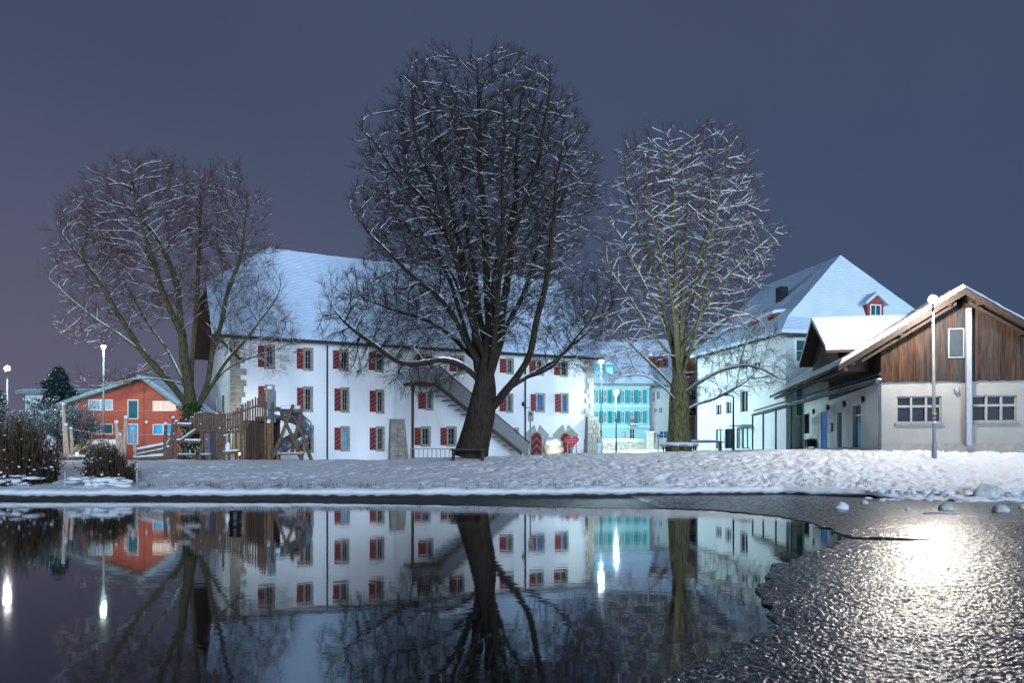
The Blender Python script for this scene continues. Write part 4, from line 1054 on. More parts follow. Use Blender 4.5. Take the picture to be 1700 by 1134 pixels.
# ============ wooden barn on the right
B = Frame(1463, 41, -9.86, 1.98)
bn = B.root('wooden_barn', 'cream plastered barn with brown timber gable and blue doors, right of the pond', 'barn')
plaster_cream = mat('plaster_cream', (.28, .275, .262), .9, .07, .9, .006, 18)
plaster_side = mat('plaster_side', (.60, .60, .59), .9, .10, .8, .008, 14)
concrete = mat('concrete', (.26, .25, .23), .9, .15, 3, .01)
blue_door = mat('blue_door', (.015, .16, .62), .55, .1, 3)
blue_door2 = mat('blue_door_pale', (.03, .22, .42), .55, .1, 3)
fo = -1.15
up = B.u(1602, fo); RZ = B.z(478, up, fo); ue = B.u(1392, fo); EZ = B.z(607, ue, fo); sl = (RZ - EZ) / (up - ue)
WB = 2 * up; uw = WB + (0 - ue)
DB = 21.5
PZ = B.z(632, 2)
def roofz(x): return RZ - sl * abs(x - up)
wins_b = []
for px0, px1, pt, pb in ((1488.5, 1563, 658, 702), (1613.5, 1688, 656.5, 700)):
    a, b = B.u(px0), B.u(px1); m_ = (a + b) / 2; wins_b.append((a, b, B.z(pb, m_), B.z(pt, m_)))
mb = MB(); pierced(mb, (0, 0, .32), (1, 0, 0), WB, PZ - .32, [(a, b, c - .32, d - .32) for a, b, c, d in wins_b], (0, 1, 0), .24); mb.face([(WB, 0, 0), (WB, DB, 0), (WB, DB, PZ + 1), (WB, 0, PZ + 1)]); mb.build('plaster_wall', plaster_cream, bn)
bx('plinth', concrete, bn, -.03, WB + .03, -.06, .3, -.4, .32)
for a, b, c, d in wins_b:
    fr = ring(MB(), a + .07, b - .07, c + .07, d - .07, .07, .08, .16).build('window', plaster_cream, bn)
    bx('pane', glass_dark, fr, a, b, .17, .19, c, d)
    mb = MB()
    for k in (1, 2): mb.box(a + (b - a) * k / 3 - .055, a + (b - a) * k / 3 + .055, .06, .165, c + .02, d - .02)
    zz = c + (d - c) * .62; mb.box(a + .07, b - .07, .065, .16, zz - .06, zz + .06); mb.build('mullion', plaster_cream, fr)
    bx('sill', wood_grey, fr, a - .1, b + .1, -.09, .1, c - .13, c - .01)
# gable planks, one by one
random.seed(4)
def plankmat(k, c, c2):
    return mat('plank_%s' % k, c, .8, .3, 3.2, .006, 18, stretch=(4, 4, .28), col2=c2, thr=(.36, .66), spec=.2)
pm = [plankmat('umber', (.010, .007, .006), (.055, .026, .014)), plankmat('weathered', (.018, .016, .016), (.050, .036, .029)), plankmat('russet', (.013, .008, .006), (.085, .037, .017)), plankmat('ashen', (.022, .023, .026), (.048, .042, .039))]
gw = (B.u(1574.5), B.u(1597)); gm = sum(gw) / 2; gz0, gz1 = B.z(593, gm), B.z(547.6, gm)
x = -.05; k = 0
while x < WB + .05:
    wd = random.uniform(.13, .24); x2 = min(x + wd - .008, WB + .05); xm_ = (x + x2) / 2; y0 = -.10 + random.uniform(-.012, .012)
    fr_ = x / WB; pw = [.42, .18, .38, .02] if fr_ < .30 else ([.2, .4, .15, .25] if fr_ < .62 else [.25, .3, .3, .15])
    zt = [min(roofz(x), RZ) - .30, min(roofz(x2), RZ) - .30]; zb = PZ - random.uniform(.02, .07)
    mm = random.choices(pm, pw)[0]
    if xm_ > gw[0] and xm_ < gw[1]:
        MB().prism([(x, y0, zb), (x2, y0, zb), (x2, y0, gz0), (x, y0, gz0)], (0, .04, 0)).build('plank', mm, bn)
        MB().prism([(x, y0, gz1), (x2, y0, gz1), (x2, y0, zt[1]), (x, y0, zt[0])], (0, .04, 0)).build('plank', mm, bn)
    elif zt[0] > zb and zt[1] > zb:
        MB().prism([(x, y0, zb), (x2, y0, zb), (x2, y0, zt[1]), (x, y0, zt[0])], (0, .04, 0)).build('plank', mm, bn)
    x += wd
MB().face([(0, -.02, PZ), (WB, -.02, PZ), (WB, -.02, roofz(WB) - .3), (up, -.02, RZ - .3), (0, -.02, roofz(0) - .3)]).build('gable_backing', wood_dark, bn)
gwin = ring(MB(), gw[0], gw[1], gz0, gz1, .06, -.16, -.07).build('window', frame_grey, bn); bx('pane', mat('pane_grey', (.025, .032, .040), .3, .1, 2, spec=.1), gwin, gw[0], gw[1], -.12, -.1, gz0, gz1)
pu = B.u(1604.5); bx('downpipe', metal_grey, bn, pu - .12, pu + .12, -.36, -.14, .2, B.z(513, pu)); 
MB().blob((B.u(1588), -.08, B.z(649, B.u(1588))), .14, .08, .2, 10, 8, 0).build('wall_lamp', metal_grey, bn, smooth=True)
bx('downpipe', metal_dark, bn, -.14, -.02, -.10, .02, -.2, PZ)
barn_beam = mat('barn_beam', (.028, .019, .015), .8, .35, 5, .01, 16, stretch=(3, 3, .7))
# roof: two slopes with overhang, bargeboards, purlins, snow
er = (up + (up - ue), EZ)
for (xe, sg) in ((ue, -1), (er[0], 1)):
    rs = MB().prism([(xe, fo, EZ), (up, fo, RZ), (up, DB + .5, RZ), (xe, DB + .5, EZ)], (0, 0, -.16)).build('roof', barn_beam, bn)
    mb = MB(); q = bil((xe, fo - .05, EZ), (xe, DB + .5, EZ), (up, DB + .5, RZ), (up, fo - .05, RZ))
    nu, nv = 90, 26
    for j in range(nv + 1):
        for i in range(nu + 1):
            p = q(i / nu, j / nv); e = (i == 0) or (j == 0)
            mb.v.append((p.x + (.08 * nz(p * 1.7) if j == 0 else 0), p.y + (.06 * nz(p * 2.1) if i == 0 else 0), p.z + (.02 if e else .24 + .05 * nz(p * .7) + .04 * nz(p * 2.4))))
    for j in range(nv):
        for i in range(nu):
            k = j * (nu + 1) + i; mb.f.append((k, k + 1, k + nu + 2, k + nu + 1))
    mb.build('snow', snow, rs, smooth=False)
    MB().prism([(xe, fo - .06, EZ - .02), (up, fo - .06, RZ - .02), (up, fo - .06, RZ - .34), (xe, fo - .06, EZ - .30)], (0, .05, 0)).build('bargeboard', barn_beam, bn)
for f_ in (.12, .5, .88):
    for sg in (-1, 1):
        xx = up + sg * (up - ue) * f_; bx('purlin', barn_beam, bn, xx - .1, xx + .1, fo + .02, .1, roofz(xx) - .42, roofz(xx) - .18)
for sg in (-1, 1):
    MB().prism([(up + sg * (up - ue) * .05, -.9, roofz(up) - .62), (up + sg * (up - ue) * .80, -.9, roofz(up + (up - ue) * .80) - .44), (up + sg * (up - ue) * .80, -.9, roofz(up + (up - ue) * .80) - .60), (up + sg * (up - ue) * .05, -.9, roofz(up) - .80)], (0, .1, 0)).build('rafter', barn_beam, bn)
# side wall
def bv(px): return B.v(px, 0)
def bz(py, v): return B.z(py, 0, v)
sd_ = []
for a, b, t_, b_ in [(1415.3, 1429.4, 673, 747), (1390, 1397.5, 685, 745), (1363, 1373.5, 684, 745), (1334.5, 1343.5, 687, 720)]:
    v0, v1 = bv(b), bv(a); vm = (v0 + v1) / 2; sd_.append((v0, v1, max(.0, bz(b_, vm)), bz(t_, vm)))
SZ = EZ + .0 - sl * (0) - .1
SZ = roofz(0) - .3
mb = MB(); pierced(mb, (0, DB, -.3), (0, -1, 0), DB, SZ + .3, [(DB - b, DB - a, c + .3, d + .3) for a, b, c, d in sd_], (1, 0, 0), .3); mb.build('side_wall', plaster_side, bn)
for k, (v0, v1, z0, z1) in enumerate(sd_[:3]):
    d_ = bx('door', blue_door if k == 2 else blue_door2, bn, .22 if k < 2 else .05, .27 if k < 2 else .10, v0, v1, z0, z1)
    xx = .19 if k < 2 else .02
    bx('handle', metal_grey, d_, xx - .03, xx, v0 + .12, v0 + .2, z0 + 1.0, z0 + 1.06)
    if k == 0: bx('transom', white_paint, d_, xx - .02, xx + .02, v0, v1, z1 - .62, z1 - .52); bx('pane', glass_dark, d_, xx, xx + .02, v0 + .08, v1 - .08, z1 - .5, z1 - .06)
w_ = MB(); v0, v1, z0, z1 = sd_[3]
for a, b, c, d in ((v0, v0 + .08, z0, z1), (v1 - .08, v1, z0, z1), (v0, v1, z0, z0 + .08), (v0, v1, z1 - .08, z1)): w_.box(.10, .18, a, b, c, d)
w_ = w_.build('window', barn_beam, bn); bx('pane', glass_dark, w_, .2, .22, v0, v1, z0, z1)
for px, py in ((1434.5, 663.5), (1403.5, 670.6), (1376.4, 676.6), (1352.7, 683.3)):
    v = bv(px); l_ = MB().blob((-.10, v, bz(py, v)), .10, .17, .20, 10, 8, 0).build('wall_lamp', metal_dark, bn, smooth=True); MB().blob((-.16, v, bz(py, v)), .07, .11, .14, 8, 6, 0).build('lamp_glass', white_paint, l_, smooth=True)
v = bv(1380.5); bx('notice_box', metal_grey, bn, -.14, -.002, v - .45, v + .45, bz(717, v), bz(703, v))
# dark timber of the upper side wall, board by board
v = 0.0; k = 0
z0c = B.z(628, -.1, 0) - .2
while v < 11.5:
    bx('board', wood_dark, bn, -.07 + random.uniform(-.01, .01), -.003, v, v + .29, z0c - .02 * v, SZ); v += .31
bx('eave_beam', wood_dark, bn, ue + .25, ue + .45, fo, DB, EZ - .28, EZ - .12)
# cross gable on the left slope
gx = -2.3; vA, vN, vF = B.v(1355, gx), B.v(1381, gx), B.v(1335, gx)
zA, zN = B.z(533, gx, vA), B.z(579, gx, vN); vm = vA; hw = (vF - vN) / 2; vm = (vF + vN) / 2
cg = MB(); cg.prism([(gx + .5, vm - hw + .5, EZ - .1), (gx + .5, vm + hw - .5, EZ - .1), (gx + .5, vm + hw - .5, zN), (gx + .5, vm, zA - .3), (gx + .5, vm - hw + .5, zN)], (3.4, 0, 0)); cg = cg.build('cross_gable', wood_dark, bn)
v = vm - hw + .5
while v < vm + hw - .5:
    q0 = zA - .3 - (zA - .3 - zN) * abs(v - vm) / (hw - .5); q1 = zA - .3 - (zA - .3 - zN) * abs(v + .26 - vm) / (hw - .5)
    MB().prism([(gx + .46, v, EZ - .15), (gx + .46, v + .25, EZ - .15), (gx + .46, v + .25, q1), (gx + .46, v, q0)], (-.04, 0, 0)).build('board', wood_dark, cg); v += .28
for sg in (-1, 1):
    a, b = (gx - .3, vm + sg * hw, zN - .05), (gx - .3, vm, zA); b2 = (up - (zA - RZ) / -sl, vm, zA); xe2 = up - (RZ - zN) / sl
    a2 = (xe2 + .3, vm + sg * hw, zN - .05)
    s_ = MB().prism([a, b, b2, a2], (0, 0, -.16)).build('roof', wood_dark, cg)
    mb = MB(); sheet(mb, bil(a, a2, b2, b), 16, 10, .20, .04)
    for p, q in ((a, b), (a, a2)):
        p, q = Vector(p), Vector(q); mb.face([p, q, q + Vector((0, 0, .2)), p + Vector((0, 0, .2))])
    mb.build('snow', snow, s_)
# dark awning on posts running back from the barn corner
aw = thing('steel_awning', 'long black steel awning on thin posts beside the blue doors of the barn', 'awning', (0, 0, 0))
pA, pB = P(1458, 634, 40.6), P(1250, 690, 61)
pA0, pB0 = P(1452, 627, 41.6), P(1262, 676, 62)
mb = MB(); mb.prism([tuple(pA), tuple(pB), tuple(pB + Vector((.9, 0, .1))), tuple(pA + Vector((.5, .3, .1)))], (0, 0, .07)); mb.build('awning_roof', metal_dark, aw)
MB().tube([pA + Vector((-.05, 0, .02)), pB + Vector((-.05, 0, .02))], .10, 8).build('gutter', metal_dark, aw)
MB().tube([pA + Vector((0.1, 0, .42)), pB + Vector((.1, 0, .36))], .06, 6).build('rail', metal_dark, aw)
random.seed(2); mb = MB()
for k in range(46):
    f_ = (k + random.random()) / 46; p = pA.lerp(pB, f_) + Vector((.12, 0, .10)); mb.blob(p + Vector((0, 0, .05)), .12, random.uniform(.15, .5), .08, 7, 4, .1, k)
mb.build('snow', snow, aw, smooth=True, kind='stuff')
for px, D in ((1249.5, 61), (1267, 58.6), (1288, 55.2), (1313, 51.8)):
    f_ = (px - 1458) / (1250 - 1458); t_ = (61 - D) / (61 - 40.6); p = pA.lerp(pB, 1 - t_); b_ = Vector((X(px, D), D, 0))
    MB().box(b_.x - .05, b_.x + .05, D - .05, D + .05, gz(px, D) - .2, Z(np.interp(px, [1250, 1458], [690, 634]), D)).build('post', metal_dark, aw)
# low dark tank by the wall
tk = thing('garden_table', 'dark snow topped table against the barn wall beside the left blue door', 'table', (X(1347, 57), 57, gz(1347, 57)))
bx('table_top', wood_dark, tk, -.5, .45, -.3, .3, .62, .7)
for a in (-.4, .3):
    for b in (-.25, .2): bx('leg', wood_dark, tk, a, a + .08, b, b + .06, -.1, .62)
bx('side_panel', metal_dark, tk, -.36, .3, -.22, .2, .2, .62)
MB().blob((0, 0, .72), .46, .28, .10, 12, 6, .1, 3).build('snow', snow, tk, smooth=True)

# ============ street lamps
def lamp_emit(name, col, s): 
    m = mat(name, (1, 1, 1), .5, .001, 1, emit=s, ecol=col); return m
def street_lamp(px, pbase, ptop, D, label, kind, col, strength, r=.22, pole_m=metal_grey, pr=.07, lean=0, group='street lamps', zb=None):
    zb = gz(px, D) - .15 if zb is None else zb; zt = Z(ptop, D); x = X(px, D)
    t = thing('street_lamp', label, 'street lamp', (x, D, zb), 0, group); h = zt - zb
    MB().tube([(0, 0, 0), (0, 0, .9), (0, 0, .95), (lean, 0, h - r)], [pr * 1.35, pr * 1.35, pr, pr * .62], 12).build('pole', pole_m, t, smooth=True)
    em = lamp_emit('lamp_light_' + kind, col, strength)
    if kind.startswith('globe'):
        MB().tube([(lean, 0, h - r - .06), (lean, 0, h - r)], [pr * 1.6, pr * 1.6], 12).build('collar', metal_dark, t)
        MB().blob((lean, 0, h), r, r, r, 20, 12, 0).build('globe', em, t, smooth=True)
        MB().tube([(lean, 0, h + r * .86), (lean, 0, h + r * 1.06)], [r * .45, r * .1], 12).build('cap', metal_dark, t)
    elif kind.startswith('flat'):
        MB().tube([(lean, 0, h + .02), (lean, 0, h + .10), (lean, 0, h + .16)], [r * 1.5, r * 1.4, r * .3], 16).build('head', metal_grey, t)
        MB().tube([(lean, 0, h - r * .9), (lean, 0, h + .015)], [r * .9, r * 1.2], 16).build('diffuser', em, t, smooth=True)
    else:
        MB().tube([(lean, 0, h - r * 1.5), (lean, 0, h + r * .6)], [r * .35, r * 1.15], 14).build('diffuser', em, t, smooth=True)
        MB().tube([(lean, 0, h + r * .62), (lean, 0, h + r * .9)], [r * 1.3, r * .5], 14).build('lid', metal_grey, t)
    return t
LAMP = 1.0
l1 = street_lamp(1551, 765, 497, 37.6, 'tall white street lamp shining in front of the wooden barn', 'globe', (1.0, .93, .84), 2900 * LAMP, .20, pr=.085, lean=-.06)
sign_y = mat('sticker_yellow', (.7, .5, .05), .6, .1, 3); sign_b = mat('sticker_blue', (.05, .12, .4), .6, .1, 3); sign_r = mat('sticker_red', (.5, .04, .03), .6, .1, 3)
zb = l1.location.z
for dz, m_, hh in ((2.28, sign_y, .09), (2.16, sign_b, .10), (1.98, sign_r, .08), (1.86, white_paint, .09)): MB().tube([(0, 0, dz), (0, 0, dz + hh)], .094, 12, cap=False).build('sticker', m_, l1)
l2 = street_lamp(12, 765, 612, 47, 'white street lamp at the left edge above the reeds', 'globe_left', (.93, .95, 1.0), 1500 * LAMP, .15, pr=.07); 
l3 = street_lamp(172, 768, 575, 53.5, 'slim street lamp with pale green light in front of the red house', 'flat', (.62, 1.0, .86), 1000 * LAMP, .12, pr=.08)
l4 = street_lamp(1023, 748, 652, 69.9, 'low conical street lamp in front of the teal house', 'cone', (.66, .95, 1.0), 3000 * LAMP, .18, metal_dark, pr=.07)
bx('sign', sign_b, l4, -.14, .14, -.09, -.06, Z(701, 69.9) - l4.location.z, Z(695.5, 69.9) - l4.location.z)
l5 = street_lamp(998, 745, 599, 75, 'tall street lamp showing between branches above the teal house', 'flat_far', (.62, .92, 1.0), 4500 * LAMP, .17, metal_dark, pr=.07)
# unlit post by the shops
pb = thing('street_lamp', 'dark unlit lamp post in front of the shop windows', 'street lamp', (X(1217.5, 60), 60, gz(1217, 60) - .1), 0)
MB().tube([(0, 0, 0), (0, 0, Z(656, 60) - gz(1217, 60))], [.09, .06], 8).build('pole', metal_dark, pb); h = Z(656, 60) - gz(1217, 60)
MB().tube([(0, 0, h), (-.5, -.1, h + .12)], .04, 6).build('arm', metal_dark, pb); MB().blob((-.62, -.12, h + .1), .28, .14, .09, 8, 5, 0).build('head', metal_dark, pb)

# ============ around the white building
bo = thing('boulder', 'brightly lit pale boulder capped with snow in front of the arched doors', 'boulder', (X(918.5, 56), 56, gz(918, 56) - .1))
k = 56 / F
rock_pale = mat('rock_pale', (.50, .44, .34), .9, .35, 2.5, .05, 5)
mb = MB().blob((0, 0, .58), 17.5 * k, .6, .62, 22, 14, .14, 5, flat=-.6); mb.build('rock', rock_pale, bo, smooth=True)
MB().blob((-.02, -.02, 1.02), 15.5 * k, .60, .36, 18, 8, .12, 8, flat=-.22).build('snow_cap', snow, bo, smooth=True)
fl_ = thing('assumed_floodlight', 'assumed small ground lamp in the snow before the pale boulder', 'assumed_floodlight', (X(924, 54.2), 54.2, gz(924, 54.2)))  # assumed fixture, added to account for the bright boulder
MB().box(-.10, .10, -.05, .05, -.2, .02).build('stake', metal_dark, fl_); MB().box(-.14, .14, -.06, .02, .02, .12).build('housing', metal_dark, fl_)
def spot(name, loc, target, energy, col, ang=70, r=.08):
    d = bpy.data.lights.new(name, 'SPOT'); d.energy = energy; d.color = col; d.spot_size = R(ang); d.spot_blend = .6; d.shadow_soft_size = r
    o = bpy.data.objects.new(name, d); COL.objects.link(o); o.location = loc; o.rotation_euler = (Vector(target) - Vector(loc)).to_track_quat('-Z', 'Y').to_euler(); return o
spot('assumed_flood_beam', (X(924, 54.2), 54.22, gz(924, 54.2) + .28), (X(918, 56), 56, gz(918, 56) + .9), 120, (1, .93, .78), 75)  # added beam that brightens the boulder

hs_ = thing('heart_sign', 'red heart shaped sign with pale script on two wooden stakes by the right arched door', 'sign', (X(949, 54.5), 54.5, gz(949, 54.5) - .1))
k = 54.5 / F; hz0 = Z(744.5, 54.5) - hs_.location.z; hz1 = Z(724.5, 54.5) - hs_.location.z; hw = 12.2 * k; H_ = hz1 - hz0
hp = []
for i in range(40):
    t_ = 2 * math.pi * i / 40; hx = 16 * math.sin(t_) ** 3; hy_ = 13 * math.cos(t_) - 5 * math.cos(2 * t_) - 2 * math.cos(3 * t_) - math.cos(4 * t_)
    hp.append((hx / 16 * hw, 0, hz0 + (hy_ + 17) / 29.0 * H_))
MB().prism(hp, (0, .05, 0)).build('board', mat('heart_red', (.45, .012, .02), .5, .1, 2), hs_)
mb = MB(); random.seed(3)
for row, (x0, x1, zz) in enumerate(((-.62, .55, .66), (-.70, .62, .47))):
    pts = [(hw * (x0 + (x1 - x0) * i / 30), -.012, hz0 + H_ * (zz + .055 * math.sin(i * 1.9 + row) + .02 * math.sin(i * .7) + .06 * (i / 30))) for i in range(31)]
    mb.tube(pts, .011, 4)
mb.build('lettering', mat('letter_pink', (.75, .45, .45), .6, .05, 2), hs_)
for px in (942.5, 957): xx = (px - 949) * k; bx('stake', mat('stake_wood', (.42, .27, .16), .8, .15, 4), hs_, xx - .045, xx + .045, .06, .14, 0, hz0 + H_ * .35)

ps = thing('post_sign', 'grey post with a small box sign, right of the leaning tree trunk', 'sign', (X(880.5, 50), 50, gz(880, 50) - .1)); k = 50 / F
MB().tube([(0, 0, 0), (0, 0, Z(684, 50) - ps.location.z)], .05, 8).build('post', metal_grey, ps)
zz = ps.location.z; b_ = bx('box', stone_grey, ps, -.16, .2, -.12, .05, Z(700, 50) - zz, Z(682.5, 50) - zz)
MB().tube([(0.02, -.125, Z(688, 50) - zz), (.02, -.15, Z(688, 50) - zz)], .11, 12).build('round_panel', metal_dark, b_)
MB().tube([(0, -.02, Z(677, 50) - zz), (-.42, .02, Z(677, 50) - zz)], .025, 6).build('arm', metal_dark, ps); MB().blob((-.45, 0, Z(671, 50) - zz), .12, .12, .16, 8, 6, 0).build('lantern', metal_dark, ps)

def railing(px0, px1, pt, D, label, n=7, m_=metal_grey):
    t = thing('railing', label, 'railing', (X(px0, D), D, gz(px0, D))); L = X(px1, D) - X(px0, D); h = Z(pt, D) - t.location.z
    for z in (h, h * .15): MB().tube([(0, 0, z), (L, 0, z)], .028, 6).build('rail', m_, t)
    for i in range(n + 1): MB().tube([(L * i / n, 0, -.2), (L * i / n, 0, h)], .022, 6).build('baluster', m_, t)
    return t
railing(681, 746, 745.5, 49, 'thin grey railing before the white building, left of the leaning tree', 9)

def bench(name, px0, px1, ptop, D, label, m_, seat_t=.09, backless=True, depth=.45, sn=True):
    t = thing(name, label, 'bench', (X((px0 + px1) / 2, D), D, gz((px0 + px1) / 2, D))); L = (px1 - px0) * D / F; h = max(.35, Z(ptop, D) - t.location.z)
    for k_ in range(3): bx('seat_board', m_, t, -L / 2, L / 2, -depth / 2 + k_ * depth / 3, -depth / 2 + (k_ + .9) * depth / 3, h - seat_t, h)
    for s_ in (-1, 1): bx('leg', m_, t, s_ * L * .42 - .07, s_ * L * .42 + .07, -depth / 2 + .03, depth / 2 - .03, -.3, h - seat_t)
    if sn: MB().blob((0, 0, h), L * .49, depth * .46, .07, 18, 6, .1, px0).build('snow', snow, t, smooth=True)
    return t
bench('bench', 748, 806, 745, 42.3, 'long dark bench at the foot of the tallest tree', wood_dark, .1, sn=False, depth=.6)

# bench round the right tree
D = 57; rb = thing('round_bench', 'snow covered bench around the trunk of the right tree', 'bench', (X(1128, D + 1), D + 1, gz(1128, D + 1)))
for i in range(8):
    a0, a1 = math.pi * 2 * i / 8, math.pi * 2 * (i + 1) / 8
    for r0, r1 in ((1.0, 1.22), (1.25, 1.47)):
        MB().prism([(r0 * math.cos(a0), r0 * math.sin(a0), .45), (r1 * math.cos(a0), r1 * math.sin(a0), .45), (r1 * math.cos(a1), r1 * math.sin(a1), .45), (r0 * math.cos(a1), r0 * math.sin(a1), .45)], (0, 0, .06)).build('slat', wood_brown, rb)
    am = a0; bx('leg', wood_dark, rb, 1.2 * math.cos(am) - .05, 1.2 * math.cos(am) + .05, 1.2 * math.sin(am) - .05, 1.2 * math.sin(am) + .05, -.2, .45)
mb = MB(); mb.tube([(1.24 * math.cos(math.pi * 2 * i / 24), 1.24 * math.sin(math.pi * 2 * i / 24), .55) for i in range(25)], .16, 8, jitter=.12); mb.build('snow', snow, rb, smooth=True)
pt_ = thing('picnic_table', 'long snow covered table behind the bench of the right tree', 'table', (X(1150, 62), 62, gz(1150, 62)))
bx('table_top', wood_brown, pt_, -1.7, 2.4, -.4, .4, .68, .75); MB().blob((.35, 0, .76), 2.0, .4, .13, 20, 6, .1, 2).build('snow', snow, pt_, smooth=True)
for a in (-1.5, 2.1): bx('leg', wood_dark, pt_, a, a + .1, -.35, .35, -.2, .68)

# plaza: low stone wall with pillar, bin, sign posts
sw = thing('low_stone_wall', 'low snow topped stone wall in front of the teal house', 'wall', (X(1001, 80), 80, gz(1001, 80))); k = 80 / F; L = 69 * k; h = Z(733, 80) - sw.location.z
bx('wall', mortar, sw, 0, L, .08, .4, -.3, h); random.seed(12); z = 0.0
wall_pale = mat('wall_stone_pale', (.48, .42, .33), .9, .3, 3, .02)
while z < h - .05:
    x = 0.0; hh = random.uniform(.16, .24)
    while x < L - .1:
        wd = random.uniform(.25, .55); bx('stone', random.choice([wall_pale, masonry, wall_pale]), sw, x + .012, min(x + wd - .012, L), random.uniform(0, .03), .1, z + .01, min(z + hh - .01, h)); x += wd
    z += hh
MB().tube([(0, .22, h + .05), (L * .5, .22, h + .08), (L, .22, h + .05)], .19, 8).build('snow', snow, sw, smooth=True)
pl_ = thing('gate_pillar', 'pale square pillar at the end of the low stone wall', 'pillar', (X(1079, 79), 79, gz(1079, 79))); k = 79 / F
bx('shaft', wall_pale, pl_, -5.5 * k, 5.5 * k, -.3, .35, -.2, Z(719, 79) - pl_.location.z); bx('cap', plaster_pale, pl_, -7 * k, 7 * k, -.4, .45, Z(719, 79) - pl_.location.z, Z(716.5, 79) - pl_.location.z)
bi = thing('litter_bin', 'small pale litter bin at the right corner of the white building', 'bin', (X(993, 62), 62, gz(993, 62)))
MB().tube([(0, 0, -.1), (0, 0, .75)], [.18, .2], 12).build('body', mat('bin_pale', (.5, .6, .7), .5, .1, 2), bi); MB().tube([(0, 0, .76), (0, 0, .84)], [.22, .15], 12).build('lid', snow, bi)
sp = thing('road_sign', 'small sign post left of the right tree', 'sign', (X(1093, 60), 60, gz(1093, 60)))
MB().tube([(0, 0, -.1), (0, 0, Z(722, 60) - sp.location.z)], .035, 6).build('post', metal_grey, sp); bx('plate', metal_grey, sp, -.12, .12, -.04, -.02, Z(727, 60) - sp.location.z, Z(721, 60) - sp.location.z)

# ============ foliage helpers: shrubs made of many leaf faces and stems
def leaf_cloud(name, pts, size, m, parent, seed=0, elong=2.0, up=0.0, **kw):
    rng = np.random.default_rng(seed); pts = np.asarray(pts); n = len(pts)
    a = rng.normal(size=(n, 3)); a[:, 2] += up; a /= np.linalg.norm(a, axis=1, keepdims=True)
    b = np.cross(a, rng.normal(size=(n, 3))); b /= np.linalg.norm(b, axis=1, keepdims=True)
    s = size * rng.uniform(.6, 1.3, size=(n, 1)); A = a * s * elong; Bv = b * s
    v = np.stack([pts - A * .5, pts + Bv * .5, pts + A * .5, pts - Bv * .5], 1).reshape(-1, 3)
    me = bpy.data.meshes.new(name); me.vertices.add(n * 4); me.vertices.foreach_set('co', v.astype(np.float32).ravel())
    me.loops.add(n * 4); me.loops.foreach_set('vertex_index', np.arange(n * 4, dtype=np.int32)); me.polygons.add(n)
    me.polygons.foreach_set('loop_start', np.arange(0, n * 4, 4, dtype=np.int32)); me.polygons.foreach_set('loop_total', np.full(n, 4, dtype=np.int32)); me.update(calc_edges=True); me.materials.append(m)
    o = bpy.data.objects.new(name, me); COL.objects.link(o); o.parent = parent
    for k_, v_ in kw.items(): o[k_] = v_
    return o
dead_leaf = mat('dead_leaf', (.035, .025, .018), .9, .5, 6); reed_stem = mat('reed_stem', (.10, .065, .038), .85, .4, 5); leaf_pale = mat('frosted_leaf', (.10, .14, .15), .8, .4, 5); beech_leaf = mat('beech_leaf', (.42, .29, .15), .8, .4, 6); conifer_m = mat('conifer_needles', (.012, .035, .035), .8, .4, 4); hedge_m = mat('hedge_green', (.02, .06, .035), .7, .4, 6)

def reed_clump(px0, px1, pt, D, label, seed, depth=1.8, n=420):
    random.seed(seed); pc = (px0 + px1) / 2; t = thing('reed_clump', label, 'reeds', (X(pc, D), D, gz(pc, D) - .1), 0, 'reed clumps on the bank'); k = D / F; w2 = (px1 - px0) / 2 * k; H = Z(pt, D) - t.location.z
    seg, lv, sn = [], [], []
    for i in range(n):
        a = random.random() * 2 * math.pi; r = random.random() ** .55; x, y = r * w2 * math.cos(a) * .92, r * depth * math.sin(a) * .5
        h = H * random.uniform(.42, 1.10) * (1 - .28 * r ** 3) * (1 - .38 * max(0, x / w2) ** 1.4); lean = Vector((x * .22 + random.gauss(0, .12), y * .2 + random.gauss(0, .12), 0)); p0 = Vector((x * .8, y, 0)); rr_ = random.uniform(.010, .022)
        prev = p0
        for s_ in range(1, 4):
            f_ = s_ / 3; p = p0 + lean * f_ * f_ + Vector((random.gauss(0, .02), random.gauss(0, .02), h * f_)); seg.append((*prev, *p, rr_, rr_ * .8)); prev = p; rr_ *= .8
        for _ in range(17):
            f_ = random.random() * .86; lv.append(tuple(p0 + lean * f_ * f_ + Vector((random.gauss(0, .09), random.gauss(0, .09), h * f_))))
        if random.random() < .30:
            f_ = random.uniform(.05, .8) ** 1.3; sn.append((p0 + lean * f_ * f_ + Vector((random.gauss(0, .08), -abs(random.gauss(0, .15)), h * f_)), random.uniform(.02, .075)))
    tube_cloud('stems', seg, reed_stem, t, 4, kind='stuff'); leaf_cloud('leaves', lv, .055, dead_leaf, t, seed, 3.0, .6, kind='stuff')
    mb = MB()
    for q, (p, s_) in enumerate(sn): mb.blob(p, s_ * 1.1, s_, s_ * .7, 6, 4, .2, q)
    for i in range(26):
        a = random.random(); mb.blob(((a - .5) * 2 * w2, -depth * .5 + random.uniform(-.3, .3), random.uniform(.05, .45)), random.uniform(.15, .5), random.uniform(.12, .3), random.uniform(.03, .10), 12, 6, .35, i)
    mb.build('snow', snow, t, smooth=True, kind='stuff')
reed_clump(-40, 104, 686, 33.6, 'tall dark reed clump at the left edge of the bank', 1, 2.4, 620)
reed_clump(134, 226, 737, 33.2, 'lower dark reed clump on the bank in front of the log posts', 2, 1.6, 420)
def thin_stake(px, pt, pb_, D, label):
    t = thing('stake', label, 'stake', (X(px, D), D, gz(px, D) - .1)); MB().tube([(0, 0, 0), (.02, 0, Z(pt, D) - t.location.z)], [.035, .03], 6).build('shaft', mat('stake_pale', (.45, .50, .52), .7, .1, 3), t)
